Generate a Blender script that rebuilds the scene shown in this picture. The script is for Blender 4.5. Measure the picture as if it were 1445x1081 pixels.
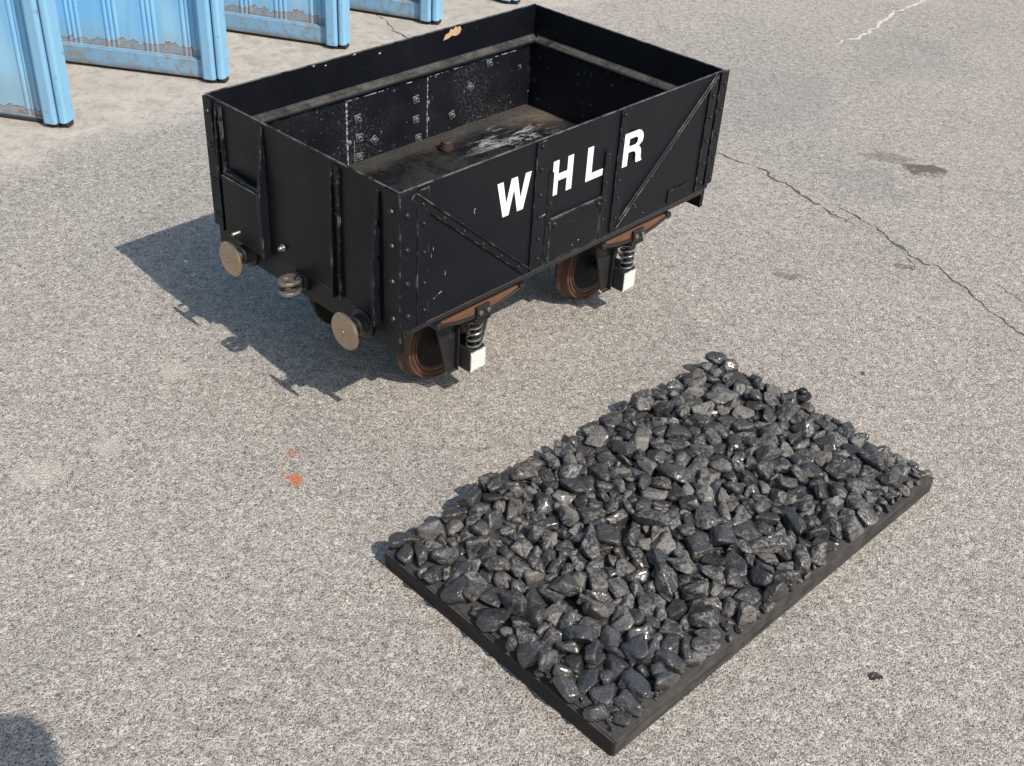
import bpy, bmesh, math, random
from mathutils import Vector, Matrix, Euler, Quaternion, noise
for o in list(bpy.data.objects): bpy.data.objects.remove(o)
SC = bpy.context.scene
COL = SC.collection
# ------------------------------------------------------------------ camera, sky, sun, exposure
cd = bpy.data.cameras.new('camera'); CAM = bpy.data.objects.new('camera', cd); COL.objects.link(CAM)
cd.sensor_width = 36.0; cd.lens = 1630.996 / 1445 * 36.0; cd.clip_start = .02; cd.clip_end = 500
_r = Vector((0.9977543, 0.0385046, 0.05480648)); _u = Vector((-0.06698025, 0.57357395, 0.81641078)); _f = Vector((0, 0.81824832, -0.57486492))
CAM.matrix_world = Matrix(((_r.x, _u.x, -_f.x, 0), (_r.y, _u.y, -_f.y, 0), (_r.z, _u.z, -_f.z, 1.6), (0, 0, 0, 1)))
SC.camera = CAM
SUN_EL = math.radians(47.95)
SUN_DIR = Vector((0.7268 * math.cos(SUN_EL), -0.6868 * math.cos(SUN_EL), math.sin(SUN_EL)))   # towards the sun
W = bpy.data.worlds.new('World'); SC.world = W; W.use_nodes = True
nt = W.node_tree; nt.nodes.clear()
sky = nt.nodes.new('ShaderNodeTexSky'); sky.sky_type = 'NISHITA'; sky.sun_disc = False
sky.sun_elevation = SUN_EL; sky.sun_rotation = math.atan2(SUN_DIR.x, SUN_DIR.y); sky.air_density = 1.3; sky.dust_density = 1.6
bg = nt.nodes.new('ShaderNodeBackground'); bg.inputs[1].default_value = .135
wo = nt.nodes.new('ShaderNodeOutputWorld')
nt.links.new(sky.outputs[0], bg.inputs[0]); nt.links.new(bg.outputs[0], wo.inputs[0])
sl = bpy.data.lights.new('sun', 'SUN'); sl.energy = 4.5; sl.angle = math.radians(.53); sl.color = (1, .935, .855)
SUN = bpy.data.objects.new('sun', sl); COL.objects.link(SUN); SUN.rotation_euler = SUN_DIR.to_track_quat('Z', 'Y').to_euler()
SUN.location = (4, -4, 6)
SC.view_settings.view_transform = 'Standard'; SC.view_settings.look = 'None'; SC.view_settings.gamma = 1; SC.view_settings.exposure = .12
SC.cycles.max_bounces = 8

# ------------------------------------------------------------------ material helper
class NT:
    def __init__(s, name):
        s.m = bpy.data.materials.new(name); s.m.use_nodes = True; s.t = s.m.node_tree; s.t.nodes.clear()
        s.out = s.n('ShaderNodeOutputMaterial'); s.b = s.n('ShaderNodeBsdfPrincipled'); s.l(s.b.outputs[0], s.out.inputs[0])
        s.tc = s.n('ShaderNodeTexCoord')
    def n(s, t, **k):
        x = s.t.nodes.new(t)
        for a, v in k.items(): setattr(x, a, v)
        return x
    def l(s, a, b): s.t.links.new(a, b)
    def put(s, sock, v):
        if isinstance(v, bpy.types.NodeSocket): s.l(v, sock)
        elif v is not None:
            if isinstance(v, (tuple, list)) and len(v) == 3 and sock.type == 'RGBA': v = (*v, 1)
            sock.default_value = v
    def math(s, op, a, b=None, c=None, clamp=False):
        x = s.n('ShaderNodeMath', operation=op, use_clamp=clamp)
        s.put(x.inputs[0], a); s.put(x.inputs[1], b)
        if c is not None: s.put(x.inputs[2], c)
        return x.outputs[0]
    def vmath(s, op, a, b=None, out=0):
        x = s.n('ShaderNodeVectorMath', operation=op); s.put(x.inputs[0], a)
        if b is not None: s.put(x.inputs[1], b)
        return x.outputs[out]
    def noise(s, scale, detail=3, rough=.55, vec=None, dist=0, col=False):
        x = s.n('ShaderNodeTexNoise'); s.l(vec or s.tc.outputs['Object'], x.inputs['Vector'])
        x.inputs['Scale'].default_value = scale; x.inputs['Detail'].default_value = detail
        x.inputs['Roughness'].default_value = rough; x.inputs['Distortion'].default_value = dist
        return x.outputs['Color' if col else 'Fac']
    def vor(s, scale, feature='F1', vec=None, out='Distance', rnd=1.0):
        x = s.n('ShaderNodeTexVoronoi', feature=feature); s.l(vec or s.tc.outputs['Object'], x.inputs['Vector'])
        x.inputs['Scale'].default_value = scale; x.inputs['Randomness'].default_value = rnd
        return x.outputs[out]
    def ramp(s, f, stops, interp='LINEAR'):
        x = s.n('ShaderNodeValToRGB'); x.color_ramp.interpolation = interp; e = x.color_ramp.elements
        while len(e) < len(stops): e.new(.5)
        for i, (p, c) in enumerate(stops):
            e[i].position = p; e[i].color = (*c, 1) if isinstance(c, (tuple, list)) else (c, c, c, 1)
        s.l(f, x.inputs[0]); return x.outputs[0]
    def sstep(s, v, a, b, lo=0., hi=1.):
        x = s.n('ShaderNodeMapRange', interpolation_type='SMOOTHSTEP'); s.put(x.inputs[0], v)
        for i, q in enumerate((a, b, lo, hi)): x.inputs[i + 1].default_value = q
        return x.outputs[0]
    def mix(s, f, a, b, blend='MIX'):
        x = s.n('ShaderNodeMix', data_type='RGBA', blend_type=blend)
        s.put(x.inputs[0], f); s.put(x.inputs[6], a); s.put(x.inputs[7], b); return x.outputs[2]
    def mapv(s, scale, vec=None):
        x = s.n('ShaderNodeMapping'); s.l(vec or s.tc.outputs['Object'], x.inputs[0]); x.inputs['Scale'].default_value = scale
        return x.outputs[0]
    def bump(s, h, strength=.4, dist=.002, normal=None):
        x = s.n('ShaderNodeBump'); s.put(x.inputs['Height'], h); x.inputs['Strength'].default_value = strength
        x.inputs['Distance'].default_value = dist
        if normal is not None: s.l(normal, x.inputs['Normal'])
        return x.outputs[0]
    def edge(s, radius, lo=.02, hi=.12):
        """how sharply the surface bends here (worn arrises)"""
        bv = s.n('ShaderNodeBevel'); bv.samples = 5; bv.inputs[0].default_value = radius
        g = s.n('ShaderNodeNewGeometry')
        d = s.vmath('DOT_PRODUCT', bv.outputs[0], g.outputs['Normal'], out=1)
        return s.sstep(s.math('SUBTRACT', 1.0, d), lo, hi)
    def set(s, col=None, rough=None, metal=None, normal=None, spec=None, coat=None):
        for k, v in (('Base Color', col), ('Roughness', rough), ('Metallic', metal), ('Normal', normal), ('Specular IOR Level', spec), ('Coat Weight', coat)):
            if v is not None: s.put(s.b.inputs[k], v)
        return s.m

def plain(name, col, rough=.5, metal=0, var=.35, nscale=40, bump=.1, dirt=None, dirtamt=(.5, .7)):
    t = NT(name); f = t.noise(nscale, 4)
    c = t.mix(f, tuple(x * (1 - var) for x in col), tuple(x * (1 + var) for x in col))
    if dirt: c = t.mix(t.sstep(t.noise(nscale * .45, 6, .65), *dirtamt), c, dirt)
    return t.set(c, t.sstep(t.noise(nscale * .7, 4), .2, .8, max(.05, rough - .12), min(1, rough + .12)), metal, t.bump(t.noise(nscale * 3, 4), bump, .001))

# ------------------------------------------------------------------ mesh helper
class MB:
    def __init__(s): s.bm = bmesh.new()
    def _merge(s, b, M=None, smooth=False, mi=0):
        if M is not None: bmesh.ops.transform(b, matrix=M, verts=b.verts)
        bmesh.ops.recalc_face_normals(b, faces=b.faces)
        for f in b.faces: f.smooth = smooth; f.material_index = mi
        me = bpy.data.meshes.new('tmp'); b.to_mesh(me); b.free(); s.bm.from_mesh(me); bpy.data.meshes.remove(me)
        return s
    def box(s, x0, x1, y0, y1, z0, z1, bev=.0012, M=None, seg=1, mi=0):
        b = bmesh.new(); bmesh.ops.create_cube(b, size=1)
        for v in b.verts: v.co = Vector((x0 + (v.co.x + .5) * (x1 - x0), y0 + (v.co.y + .5) * (y1 - y0), z0 + (v.co.z + .5) * (z1 - z0)))
        bev = min(bev, .4 * min(abs(x1 - x0), abs(y1 - y0), abs(z1 - z0)))
        if bev > 0: bmesh.ops.bevel(b, geom=b.edges[:], offset=bev, segments=seg, affect='EDGES', profile=.6)
        return s._merge(b, M, mi=mi)
    def prism(s, poly, d, bev=.0008, M=None, holes=(), mi=0):
        """poly in local x,y extruded along +z by d"""
        b = bmesh.new(); vs = [b.verts.new((x, y, 0)) for x, y in poly]
        f = b.faces.new(vs)
        r = bmesh.ops.extrude_face_region(b, geom=[f])
        for v in r['geom']:
            if isinstance(v, bmesh.types.BMVert): v.co.z += d
        if bev > 0: bmesh.ops.bevel(b, geom=b.edges[:], offset=bev, segments=1, affect='EDGES')
        return s._merge(b, M, mi=mi)
    def lathe(s, prof, M=None, seg=48, smooth=True, mi=0):
        """prof: (r, z) pairs about the z axis"""
        b = bmesh.new(); rings = []
        for r, z in prof:
            rings.append([b.verts.new((max(r, 1e-5) * math.cos(2 * math.pi * i / seg), max(r, 1e-5) * math.sin(2 * math.pi * i / seg), z)) for i in range(seg)])
        for a, c in zip(rings, rings[1:]):
            for i in range(seg): b.faces.new((a[i], a[(i + 1) % seg], c[(i + 1) % seg], c[i]))
        bmesh.ops.remove_doubles(b, verts=b.verts, dist=2e-5)
        s._merge(b, M, smooth, mi); return s
    def tube(s, pts, r, seg=10, M=None, mi=0, closed_ends=True):
        b = bmesh.new(); rings = []; n = len(pts); pts = [Vector(p) for p in pts]
        up = Vector((.013, .027, 1)).normalized()
        for i, p in enumerate(pts):
            t = (pts[min(i + 1, n - 1)] - pts[max(i - 1, 0)]).normalized()
            if i == 0:
                if abs(t.dot(up)) > .95: up = Vector((1, .02, .01)).normalized()
            x = (up - t * up.dot(t)).normalized(); y = t.cross(x); up = x
            rr = r[i] if isinstance(r, (list, tuple)) else r
            rings.append([b.verts.new(p + (x * math.cos(2 * math.pi * k / seg) + y * math.sin(2 * math.pi * k / seg)) * rr) for k in range(seg)])
        for a, c in zip(rings, rings[1:]):
            for i in range(seg): b.faces.new((a[i], a[(i + 1) % seg], c[(i + 1) % seg], c[i]))
        if closed_ends: b.faces.new(rings[0]); b.faces.new(rings[-1])
        return s._merge(b, M, True, mi)
    def build(s, name, mats, parent=None, sharp=True):
        me = bpy.data.meshes.new(name); s.bm.to_mesh(me); s.bm.free()
        for m in (mats if isinstance(mats, (list, tuple)) else [mats]): me.materials.append(m)
        o = bpy.data.objects.new(name, me); COL.objects.link(o)
        if parent is not None: o.parent = parent
        if sharp and any(p.use_smooth for p in me.polygons):
            me.set_sharp_from_angle(angle=math.radians(38))
        return o
def thing(name, label, cat, loc=(0, 0, 0), rz=0, group=None):
    o = bpy.data.objects.new(name, None); COL.objects.link(o); o.location = loc; o.rotation_euler = (0, 0, rz); o.empty_display_size = .1
    o['label'] = label; o['category'] = cat
    if group: o['group'] = group
    return o
def tag(o, label, cat, group=None):
    o['label'] = label; o['category'] = cat
    if group: o['group'] = group
    return o
def inst(name, src, parent, M):
    o = bpy.data.objects.new(name, src.data); COL.objects.link(o); o.parent = parent; o.matrix_local = M
    return o
T = Matrix.Translation
def RX(d): return Matrix.Rotation(math.radians(d), 4, 'X')
def RY(d): return Matrix.Rotation(math.radians(d), 4, 'Y')
def RZ(d): return Matrix.Rotation(math.radians(d), 4, 'Z')

# ------------------------------------------------------------------ materials
def mat_body(name, base, rough, wear_col, speck, wr=(.36, .60), wamt=.9):
    t = NT(name); n1 = t.noise(7, 5, .6); n2 = t.noise(60, 5, .6)
    c = t.mix(n1, tuple(x * .7 for x in base), tuple(x * 1.35 for x in base))
    dust = t.sstep(t.noise(11, 7, .7), .52, .8, 0, .35)
    c = t.mix(dust, c, (.017, .0185, .0215))
    e = t.edge(.0024, .015, .08)
    w = t.math('MULTIPLY', e, t.sstep(t.noise(30, 5, .68), *wr))
    sp = t.sstep(t.noise(150, 2, .5), speck, speck + .06)
    sp = t.math('MULTIPLY', sp, t.sstep(t.noise(9, 3), .45, .65))
    c = t.mix(t.math('MAXIMUM', t.math('MULTIPLY', w, wamt), t.math('MULTIPLY', sp, .5)), c, wear_col)
    r = t.sstep(n1, .25, .75, rough - .08, rough + .1)
    return t.set(c, r, 0, t.bump(t.math('ADD', t.math('MULTIPLY', n2, .4), t.noise(14, 3)), .16, .002), .26)
BODY = mat_body('black_body_paint', (.0050, .0062, .0090), .45, (.33, .32, .31), .73)
FITTING = mat_body('black_fitting_paint', (.0060, .0072, .0100), .38, (.33, .32, .30), .71, (.50, .66), .75)
def mat_interior():
    t = NT('chalky_black_lining'); n1 = t.noise(9, 6, .65)
    c = t.mix(n1, (.0035, .0042, .0065), (.010, .011, .0145))
    pat = t.sstep(t.noise(4.2, 3, .5), .46, .66)
    sp = t.math('MULTIPLY', t.sstep(t.noise(150, 5, .75), .50, .66), pat)
    sp2 = t.math('MULTIPLY', t.sstep(t.noise(38, 7, .78), .585, .70), t.sstep(t.noise(6, 2), .42, .6))
    sp3 = t.sstep(t.noise(75, 2, .5), .70, .74)
    w = t.math('MULTIPLY', t.edge(.003), t.sstep(t.noise(40, 4, .6), .42, .6))
    f = t.math('MAXIMUM', t.math('MULTIPLY', sp, .24), t.math('MAXIMUM', t.math('MULTIPLY', sp2, .42), t.math('MULTIPLY', w, .6)))
    c = t.mix(t.math('MAXIMUM', f, t.math('MULTIPLY', sp3, .28)), c, (.36, .375, .40))
    return t.set(c, t.sstep(n1, .3, .7, .34, .6), 0, t.bump(t.noise(50, 6, .7), .3, .002), .3)
LINING = mat_interior()
def mat_ledge():
    t = NT('dusty_ledge'); n1 = t.noise(16, 6, .72); g = t.n('ShaderNodeNewGeometry')
    sx = t.n('ShaderNodeSeparateXYZ'); t.l(g.outputs['Normal'], sx.inputs[0])
    up = t.sstep(sx.outputs[2], .55, .92)
    d = t.math('MULTIPLY', up, t.sstep(n1, .32, .60, .12, .95))
    c = t.mix(d, (.007, .008, .010), t.mix(t.noise(90, 4, .7), (.018, .017, .016), (.165, .150, .132)))
    return t.set(c, .7, 0, t.bump(t.noise(80, 5, .7), .5, .003), .3)
LEDGE = mat_ledge()
def mat_floor():
    t = NT('dirty_wagon_floor'); n1 = t.noise(7, 8, .72); n2 = t.noise(34, 7, .75); n3 = t.noise(120, 4, .7)
    c = t.mix(t.sstep(n1, .40, .62), (.0045, .0048, .0056), (.019, .0185, .0180))
    c = t.mix(t.sstep(n2, .50, .68, 0, .75), c, (.034, .030, .026))
    c = t.mix(t.sstep(t.noise(4, 3, .5, t.vmath('ADD', t.tc.outputs['Object'], (3, 1, 0))), .58, .68, 0, .6), c, (.034, .021, .016))
    c = t.mix(t.sstep(n3, .62, .72, 0, .45), c, (.17, .162, .15))
    # scuffed pale streaks dragged across the middle
    st = t.noise(5, 9, .78, t.mapv((1.1, 3.4, 1)), .7)
    area = t.sstep(t.vmath('DISTANCE', t.tc.outputs['Object'], (.84, .50, .335), out=1), .03, .22, 1, 0)
    sk = t.math('MULTIPLY', t.sstep(st, .50, .64), area)
    c = t.mix(t.math('MULTIPLY', sk, t.sstep(n3, .3, .55, .2, .95)), c, (.50, .50, .49))
    cor = t.sstep(t.math('ADD', t.vmath('DISTANCE', t.tc.outputs['Object'], (1.03, .61, .335), out=1), t.math('MULTIPLY', t.math('SUBTRACT', n2, .5), .16)), .03, .16, .9, 0)
    c = t.mix(t.math('MULTIPLY', cor, t.sstep(n3, .3, .6, .5, 1)), c, (.16, .128, .10))
    sx = t.n('ShaderNodeSeparateXYZ'); t.l(t.tc.outputs['Object'], sx.inputs[0])
    along = t.sstep(t.math('ADD', sx.outputs[1], t.math('MULTIPLY', n2, .06)), .585, .64, 0, .8)
    c = t.mix(along, c, t.mix(n3, (.018, .017, .016), (.085, .078, .069)))
    return t.set(c, t.sstep(n1, .3, .7, .28, .65), 0, t.bump(n2, .5, .003), .5)
FLOOR = mat_floor()
def mat_rust():
    t = NT('rusty_wheel_steel'); n1 = t.noise(30, 5, .65)
    c = t.mix(n1, (.045, .023, .016), (.115, .056, .036))
    c = t.mix(t.sstep(t.noise(18, 5, .7), .52, .7), c, (.040, .026, .019))
    c = t.mix(t.math('MULTIPLY', t.edge(.0022, .02, .14), .75), c, (.30, .135, .085))
    return t.set(c, t.sstep(n1, .3, .7, .32, .6), .25, t.bump(t.noise(70, 4), .25, .001))
RUST = mat_rust()
RUSTB = plain('rusty_brown_leaf', (.13, .062, .036), .6, 0, .35, 35, .2, (.05, .03, .02), (.52, .7))
WEB = plain('black_web_and_back_shade', (.0085, .0065, .0055), .85, 0, .5, 40, .2, (.03, .017, .012), (.55, .75))
BLACKIRON = plain('black_ironwork', (.020, .019, .019), .45, .1, .4, 50, .2, (.07, .06, .052), (.6, .8))
STEEL = plain('worn_bare_steel', (.33, .285, .25), .42, .8, .25, 45, .15, (.12, .085, .06), (.55, .75))
BUFFER = plain('tarnished_buffer_steel', (.43, .34, .255), .26, .9, .32, 18, .10, (.13, .075, .05), (.50, .70))
SPRING = plain('spring_steel', (.30, .29, .28), .28, .85, .3, 60, .1)
def mat_white():
    t = NT('chipped_white_paint'); e = t.math('MULTIPLY', t.edge(.006, .01, .10), t.sstep(t.noise(120, 5, .7), .40, .56))
    c = t.mix(t.noise(60, 4), (.58, .565, .52), (.74, .72, .67))
    c = t.mix(t.math('MAXIMUM', e, t.sstep(t.noise(50, 5, .7), .66, .72)), c, (.06, .055, .05))
    return t.set(c, .5, 0, t.bump(t.noise(120, 3), .2, .001))
WHITE = mat_white()
LETTER = plain('white_letter_paint', (.86, .86, .85), .45, 0, .03, 60, .03)
TAN = plain('bare_primer_patch', (.52, .33, .19), .7, 0, .25, 60, .2, (.30, .17, .09), (.55, .7))
CHALK = plain('chalky_scrape', (.36, .37, .38), .7, 0, .5, 160, .3, (.03, .03, .035), (.45, .55))

def outline_mesh(splines, depth, bev=0.0):
    """flat shape with holes, thickness depth, in the local x,y plane starting at z=0"""
    cu = bpy.data.curves.new('tmp', 'CURVE'); cu.dimensions = '2D'; cu.fill_mode = 'BOTH'; cu.extrude = depth / 2 - bev; cu.bevel_depth = bev
    for pts in splines:
        sp = cu.splines.new('POLY'); sp.points.add(len(pts) - 1)
        for i, (x, y) in enumerate(pts): sp.points[i].co = (x, y, 0, 1)
        sp.use_cyclic_u = True
    ob = bpy.data.objects.new('tmp', cu); COL.objects.link(ob)
    bpy.context.view_layer.update()
    me = bpy.data.meshes.new_from_object(ob.evaluated_get(bpy.context.evaluated_depsgraph_get()))
    bpy.data.objects.remove(ob); bpy.data.curves.remove(cu)
    b = bmesh.new(); b.from_mesh(me); bpy.data.meshes.remove(me)
    bmesh.ops.remove_doubles(b, verts=b.verts, dist=1e-6)
    bmesh.ops.translate(b, verts=b.verts, vec=(0, 0, depth / 2))
    return b
def arc(cx, cy, r, a0, a1, n, ry=None):
    ry = r if ry is None else ry
    return [(cx + r * math.cos(math.radians(a0 + (a1 - a0) * i / n)), cy + ry * math.sin(math.radians(a0 + (a1 - a0) * i / n))) for i in range(n + 1)]

# ------------------------------------------------------------------ ground
CRACKS = [
 ([(0.60,3.75),(0.649,3.72),(0.722,3.673),(0.801,3.617),(0.842,3.514),(0.891,3.473),(0.962,3.331),(1.003,3.288),(1.044,3.241)], .0085, 'd'),
 ([(0.985,3.39),(1.004,3.362),(1.047,3.309),(1.092,3.239),(1.119,3.141),(1.162,3.063),(1.188,3.036),(1.218,3.025),(1.236,2.975)], .0065, 'd'),
 ([(1.119,3.141),(1.147,3.018),(1.138,2.962)], .003, 'd'),
 ([(1.215,3.03),(1.23,3.0),(1.243,2.936),(1.273,2.903),(1.288,2.823),(1.307,2.754),(1.359,2.656),(1.42,2.54)], .0065, 'd'),
 ([(1.37,2.936),(1.412,2.851),(1.439,2.752)], .003, 'd'),
 ([(1.265,4.943),(1.434,5.107),(1.555,5.299),(1.657,5.475),(1.878,5.743),(2.095,5.968),(2.4,6.3)], .015, 'l'),
 ([(-0.70,5.0),(-0.644,4.895),(-0.585,4.759),(-0.521,4.691),(-0.435,4.528)], .007, 'd')]
def mat_ground():
    t = NT('worn_asphalt'); P = t.tc.outputs['Object']
    wob = t.vmath('SUBTRACT', t.noise(60, 2, .5, col=True), (.5, .5, .5))
    Pd = t.vmath('ADD', P, t.vmath('MULTIPLY', wob, (.010, .010, .010)))
    big = t.noise(1.6, 5, .6); mid = t.noise(6, 5, .65)
    cellc = t.n('ShaderNodeSeparateColor'); t.l(t.vor(135, vec=Pd, out='Color'), cellc.inputs[0])
    rnd = cellc.outputs[0]
    edge = t.vor(135, 'DISTANCE_TO_EDGE', vec=Pd)
    worm = t.noise(150, 2.5, .55, Pd, 1.7); fine = t.noise(330, 4, .7)
    # stones: greys and warm greys, lighter binder crescents, dark pits
    stone = t.mix(rnd, (.155, .142, .127), (.42, .386, .348))
    stone = t.mix(t.math('MULTIPLY', t.sstep(cellc.outputs[1], .6, .95), .5), stone, (.33, .27, .21))
    ridge = t.sstep(t.math('ABSOLUTE', t.math('SUBTRACT', worm, .475)), .0, .045, 1, 0)
    c = t.mix(t.math('MULTIPLY', t.sstep(edge, .0, .14, 1, 0), t.sstep(t.noise(38, 3), .38, .60, .15, .85)), stone, (.84, .78, .69))
    c = t.mix(t.math('MULTIPLY', ridge, .9), c, (.88, .812, .722))
    pit = t.sstep(worm, .56, .64)
    c = t.mix(t.math('MULTIPLY', pit, .78), c, (.085, .079, .072))
    c = t.mix(.12, c, t.mix(fine, (.10, .095, .088), (.60, .56, .51)), 'MIX')
    # broad tone: paler warm and cooler greyer areas
    c = t.mix(.55, c, t.mix(t.sstep(big, .35, .65), (.492, .486, .482), (.635, .603, .570)), 'OVERLAY')
    c = t.mix(t.sstep(mid, .55, .78, 0, .28), c, (.40, .375, .33))
    c = t.mix(t.sstep(t.noise(3.3, 6, .7, t.vmath('ADD', P, (7, 3, 0))), .54, .75, 0, .28), c, (.23, .226, .222))
    # concrete apron along the folding doors
    sx = t.n('ShaderNodeSeparateXYZ'); t.l(P, sx.inputs[0])
    dl = t.math('SUBTRACT', t.math('MULTIPLY', t.math('ADD', sx.outputs[0], 1.55), .750), t.math('MULTIPLY', t.math('SUBTRACT', sx.outputs[1], 3.6), .661))
    dl = t.math('ADD', dl, t.math('MULTIPLY', t.math('SUBTRACT', t.noise(6, 7, .72), .5), .62))
    ap = t.sstep(dl, -.02, .36, 1, 0)
    conc = t.mix(t.noise(11, 8, .75), (.17, .14, .108), (.66, .575, .47))
    conc = t.mix(t.sstep(t.noise(16, 6, .7), .46, .64, 0, .8), conc, (.21, .172, .135))
    conc = t.mix(t.sstep(t.noise(55, 5, .75), .50, .66, 0, .55), conc, (.16, .135, .11))
    conc = t.mix(t.sstep(t.noise(3.1, 4, .6, t.vmath('ADD', P, (2, 9, 0))), .50, .68, 0, .6), conc, (.26, .22, .178))
    conc = t.mix(.30, conc, t.mix(fine, (.2, .19, .17), (.7, .67, .6)))
    c = t.mix(t.math('MULTIPLY', ap, .88), c, conc)
    # marks that lie on the paving
    def mark(c, x, y, r, col, amt, lo=.40, hi=.66, sc=45, sy=1.0):
        q = t.vmath('MULTIPLY', t.vmath('SUBTRACT', P, (x, y, 0)), (1, sy, 1))
        dd = t.vmath('LENGTH', q, out=1)
        m = t.math('ADD', t.sstep(dd, 0, r * 1.7, .80, -.75), t.math('MULTIPLY', t.math('SUBTRACT', t.noise(sc, 6, .72), .5), 2.6))
        return t.mix(t.math('MULTIPLY', t.sstep(m, lo - .25, hi - .25), amt), c, col)
    c = mark(c, -.447, 1.868, .027, (.66, .22, .09), .85)
    c = mark(c, -.471, 1.956, .022, (.62, .24, .12), .45)
    c = mark(c, -.27, 1.99, .014, (.60, .26, .14), .35)
    c = mark(c, -.976, 1.834, .075, (.66, .61, .52), .6, sc=40)
    c = mark(c, -.803, 2.229, .05, (.62, .58, .50), .8, sc=40)
    c = mark(c, -.866, 1.932, .045, (.60, .56, .49), .8, sc=40)
    c = mark(c, 1.36, 3.71, .105, (.13, .075, .055), .75, sc=18, sy=1.5)
    c = mark(c, 1.25, 3.79, .13, (.17, .13, .105), .45, sc=18, sy=2)
    c = mark(c, 1.12, 3.55, .20, (.26, .27, .275), .25, sc=8)
    c = mark(c, .85, 4.3, .5, (.27, .28, .285), .22, sc=4)
    c = mark(c, 1.55, 4.9, .45, (.26, .27, .265), .2, sc=5)
    c = mark(c, .763, 2.896, .06, (.16, .15, .145), .6, sc=20, sy=1.8)
    c = mark(c, 1.12, 3.0, .05, (.15, .13, .11), .6, sc=20, sy=2)
    c = mark(c, .36, .98, .3, (.2, .19, .18), .3, sc=6)
    h = t.math('SUBTRACT', t.math('ADD', t.math('MULTIPLY', t.sstep(edge, 0, .3), .6), t.math('MULTIPLY', rnd, .45)), t.math('MULTIPLY', pit, 1.1))
    h = t.math('ADD', t.math('ADD', h, t.math('MULTIPLY', ridge, .35)), t.math('MULTIPLY', fine, .35))
    bs = t.n('ShaderNodeBump'); t.l(h, bs.inputs['Height']); bs.inputs['Distance'].default_value = .0048
    t.put(bs.inputs['Strength'], t.sstep(ap, 0, 1, .8, .30))
    return t.set(c, .88, 0, bs.outputs[0], .25)
g = MB(); N = 24
b = bmesh.new(); bmesh.ops.create_grid(b, x_segments=N, y_segments=N, size=60); g._merge(b)
GROUND = g.build('ground', mat_ground()); GROUND['kind'] = 'structure'
def mat_crack(name, a, c_):
    t = NT(name); return t.set(t.mix(t.noise(60, 5, .7), a, c_), .95, 0, t.bump(t.noise(90, 4), .5, .002), .1)
CRD = mat_crack('crack_dirt', (.035, .031, .027), (.15, .135, .115)); CRL = mat_crack('pale_crack_filler', (.42, .38, .33), (.66, .61, .54))
for pts, w, kd in CRACKS:
    R = random.Random(int(pts[0][0] * 1000)); dense = []
    for p, q in zip(pts, pts[1:]):
        p, q = Vector((*p, 0)), Vector((*q, 0)); n = max(3, int((q - p).length / .011))
        for i in range(n): dense.append(p.lerp(q, i / n))
    b = bmesh.new(); prev = None; nn = len(dense)
    for i, p in enumerate(dense):
        tdir = (dense[min(i + 1, nn - 1)] - dense[max(i - 1, 0)]).normalized(); s = Vector((-tdir.y, tdir.x, 0))
        off = noise.noise(p * 13) * .020 + noise.noise(p * 47) * .011 + noise.noise(p * 120) * .004
        ww = w * (.25 + 1.0 * R.random() + .5 * noise.noise(p * 21)) * min(1, .15 + 6 * min(i, nn - 1 - i) / nn) * .62
        a_ = b.verts.new(p + s * (off + ww / 1) + Vector((0, 0, .0007))); c_ = b.verts.new(p + s * (off - ww / 1) + Vector((0, 0, .0007)))
        if prev: b.faces.new((prev[0], prev[1], c_, a_))
        prev = (a_, c_)
    m = MB(); m._merge(b); o = m.build('paving_crack', CRD if kd == 'd' else CRL); o['kind'] = 'structure'
    for p in o.data.polygons:
        if p.normal.z < 0: o.data.flip_normals(); break

# ------------------------------------------------------------------ the wagon (x along its length, y across it, near long side at y = 0)
L, WD, ZB, ZT, TH = 1.075, .646, .300, .621, .0045
WAG = thing('model_railway_wagon', 'black open wagon lettered WHLR in white, empty, on rusty spoked-free flanged wheels', 'wagon', (-0.23668572, 1.99524958, 0), 0.84525506)
WAG['label'] = 'black empty open railway wagon with white letters on its side and rusty flanged wheels'
def part(mb, name, mat, parent=WAG): return mb.build(name, mat, parent)
INNER = mat_body('black_inner_paint', (.0042, .0052, .0078), .42, (.33, .33, .34), .71)
part(MB().box(0, L, 0, TH, ZB, ZT, .0012), 'side_panel', BODY)
FARSIDE = part(MB().box(0, L, WD - TH, WD, ZB, ZT, .0012), 'side_panel', BODY)
part(MB().box(0, TH, TH, WD - TH, .3065, ZT - .001, .0012), 'end_panel', BODY)
part(MB().box(L - TH, L, TH, WD - TH, .3065, ZT - .001, .0012), 'end_panel', BODY)
for x0, x1 in ((.003, .017), (L - .017, L - .003)):
    part(MB().box(x0, x1, .003, WD - .003, .247, .3055, .0015), 'headstock', FITTING)
for y0 in (.020, WD - .037):
    part(MB().box(.0175, L - .0175, y0, y0 + .017, .2705, .318, .0012), 'sole_bar', BLACKIRON)
part(MB().box(TH + .0003, L - TH - .0003, TH + .0003, WD - TH - .0003, .3185, .335, .0005), 'floor', FLOOR)
for o in list(WAG.children):
    if o.name.split('.')[0] in ('side_panel', 'end_panel'):
        o.data.materials.append(INNER)
        for p in o.data.polygons:
            c_ = p.center; v_ = Vector((L / 2 - c_.x, WD / 2 - c_.y, 0))
            big_ = p.normal.dot(Vector((0, 1, 0)) if o.name.startswith('side') else Vector((1, 0, 0)))
            if abs(big_) > .9 and p.normal.dot(v_) > 0 and p.area > .05: p.material_index = 1
for y0 in (.0006, WD - .0196):
    part(MB().box(.0178, L - .0178, y0, y0 + .019, .2880, .2996, .001), 'sole_strip', BLACKIRON)
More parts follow.
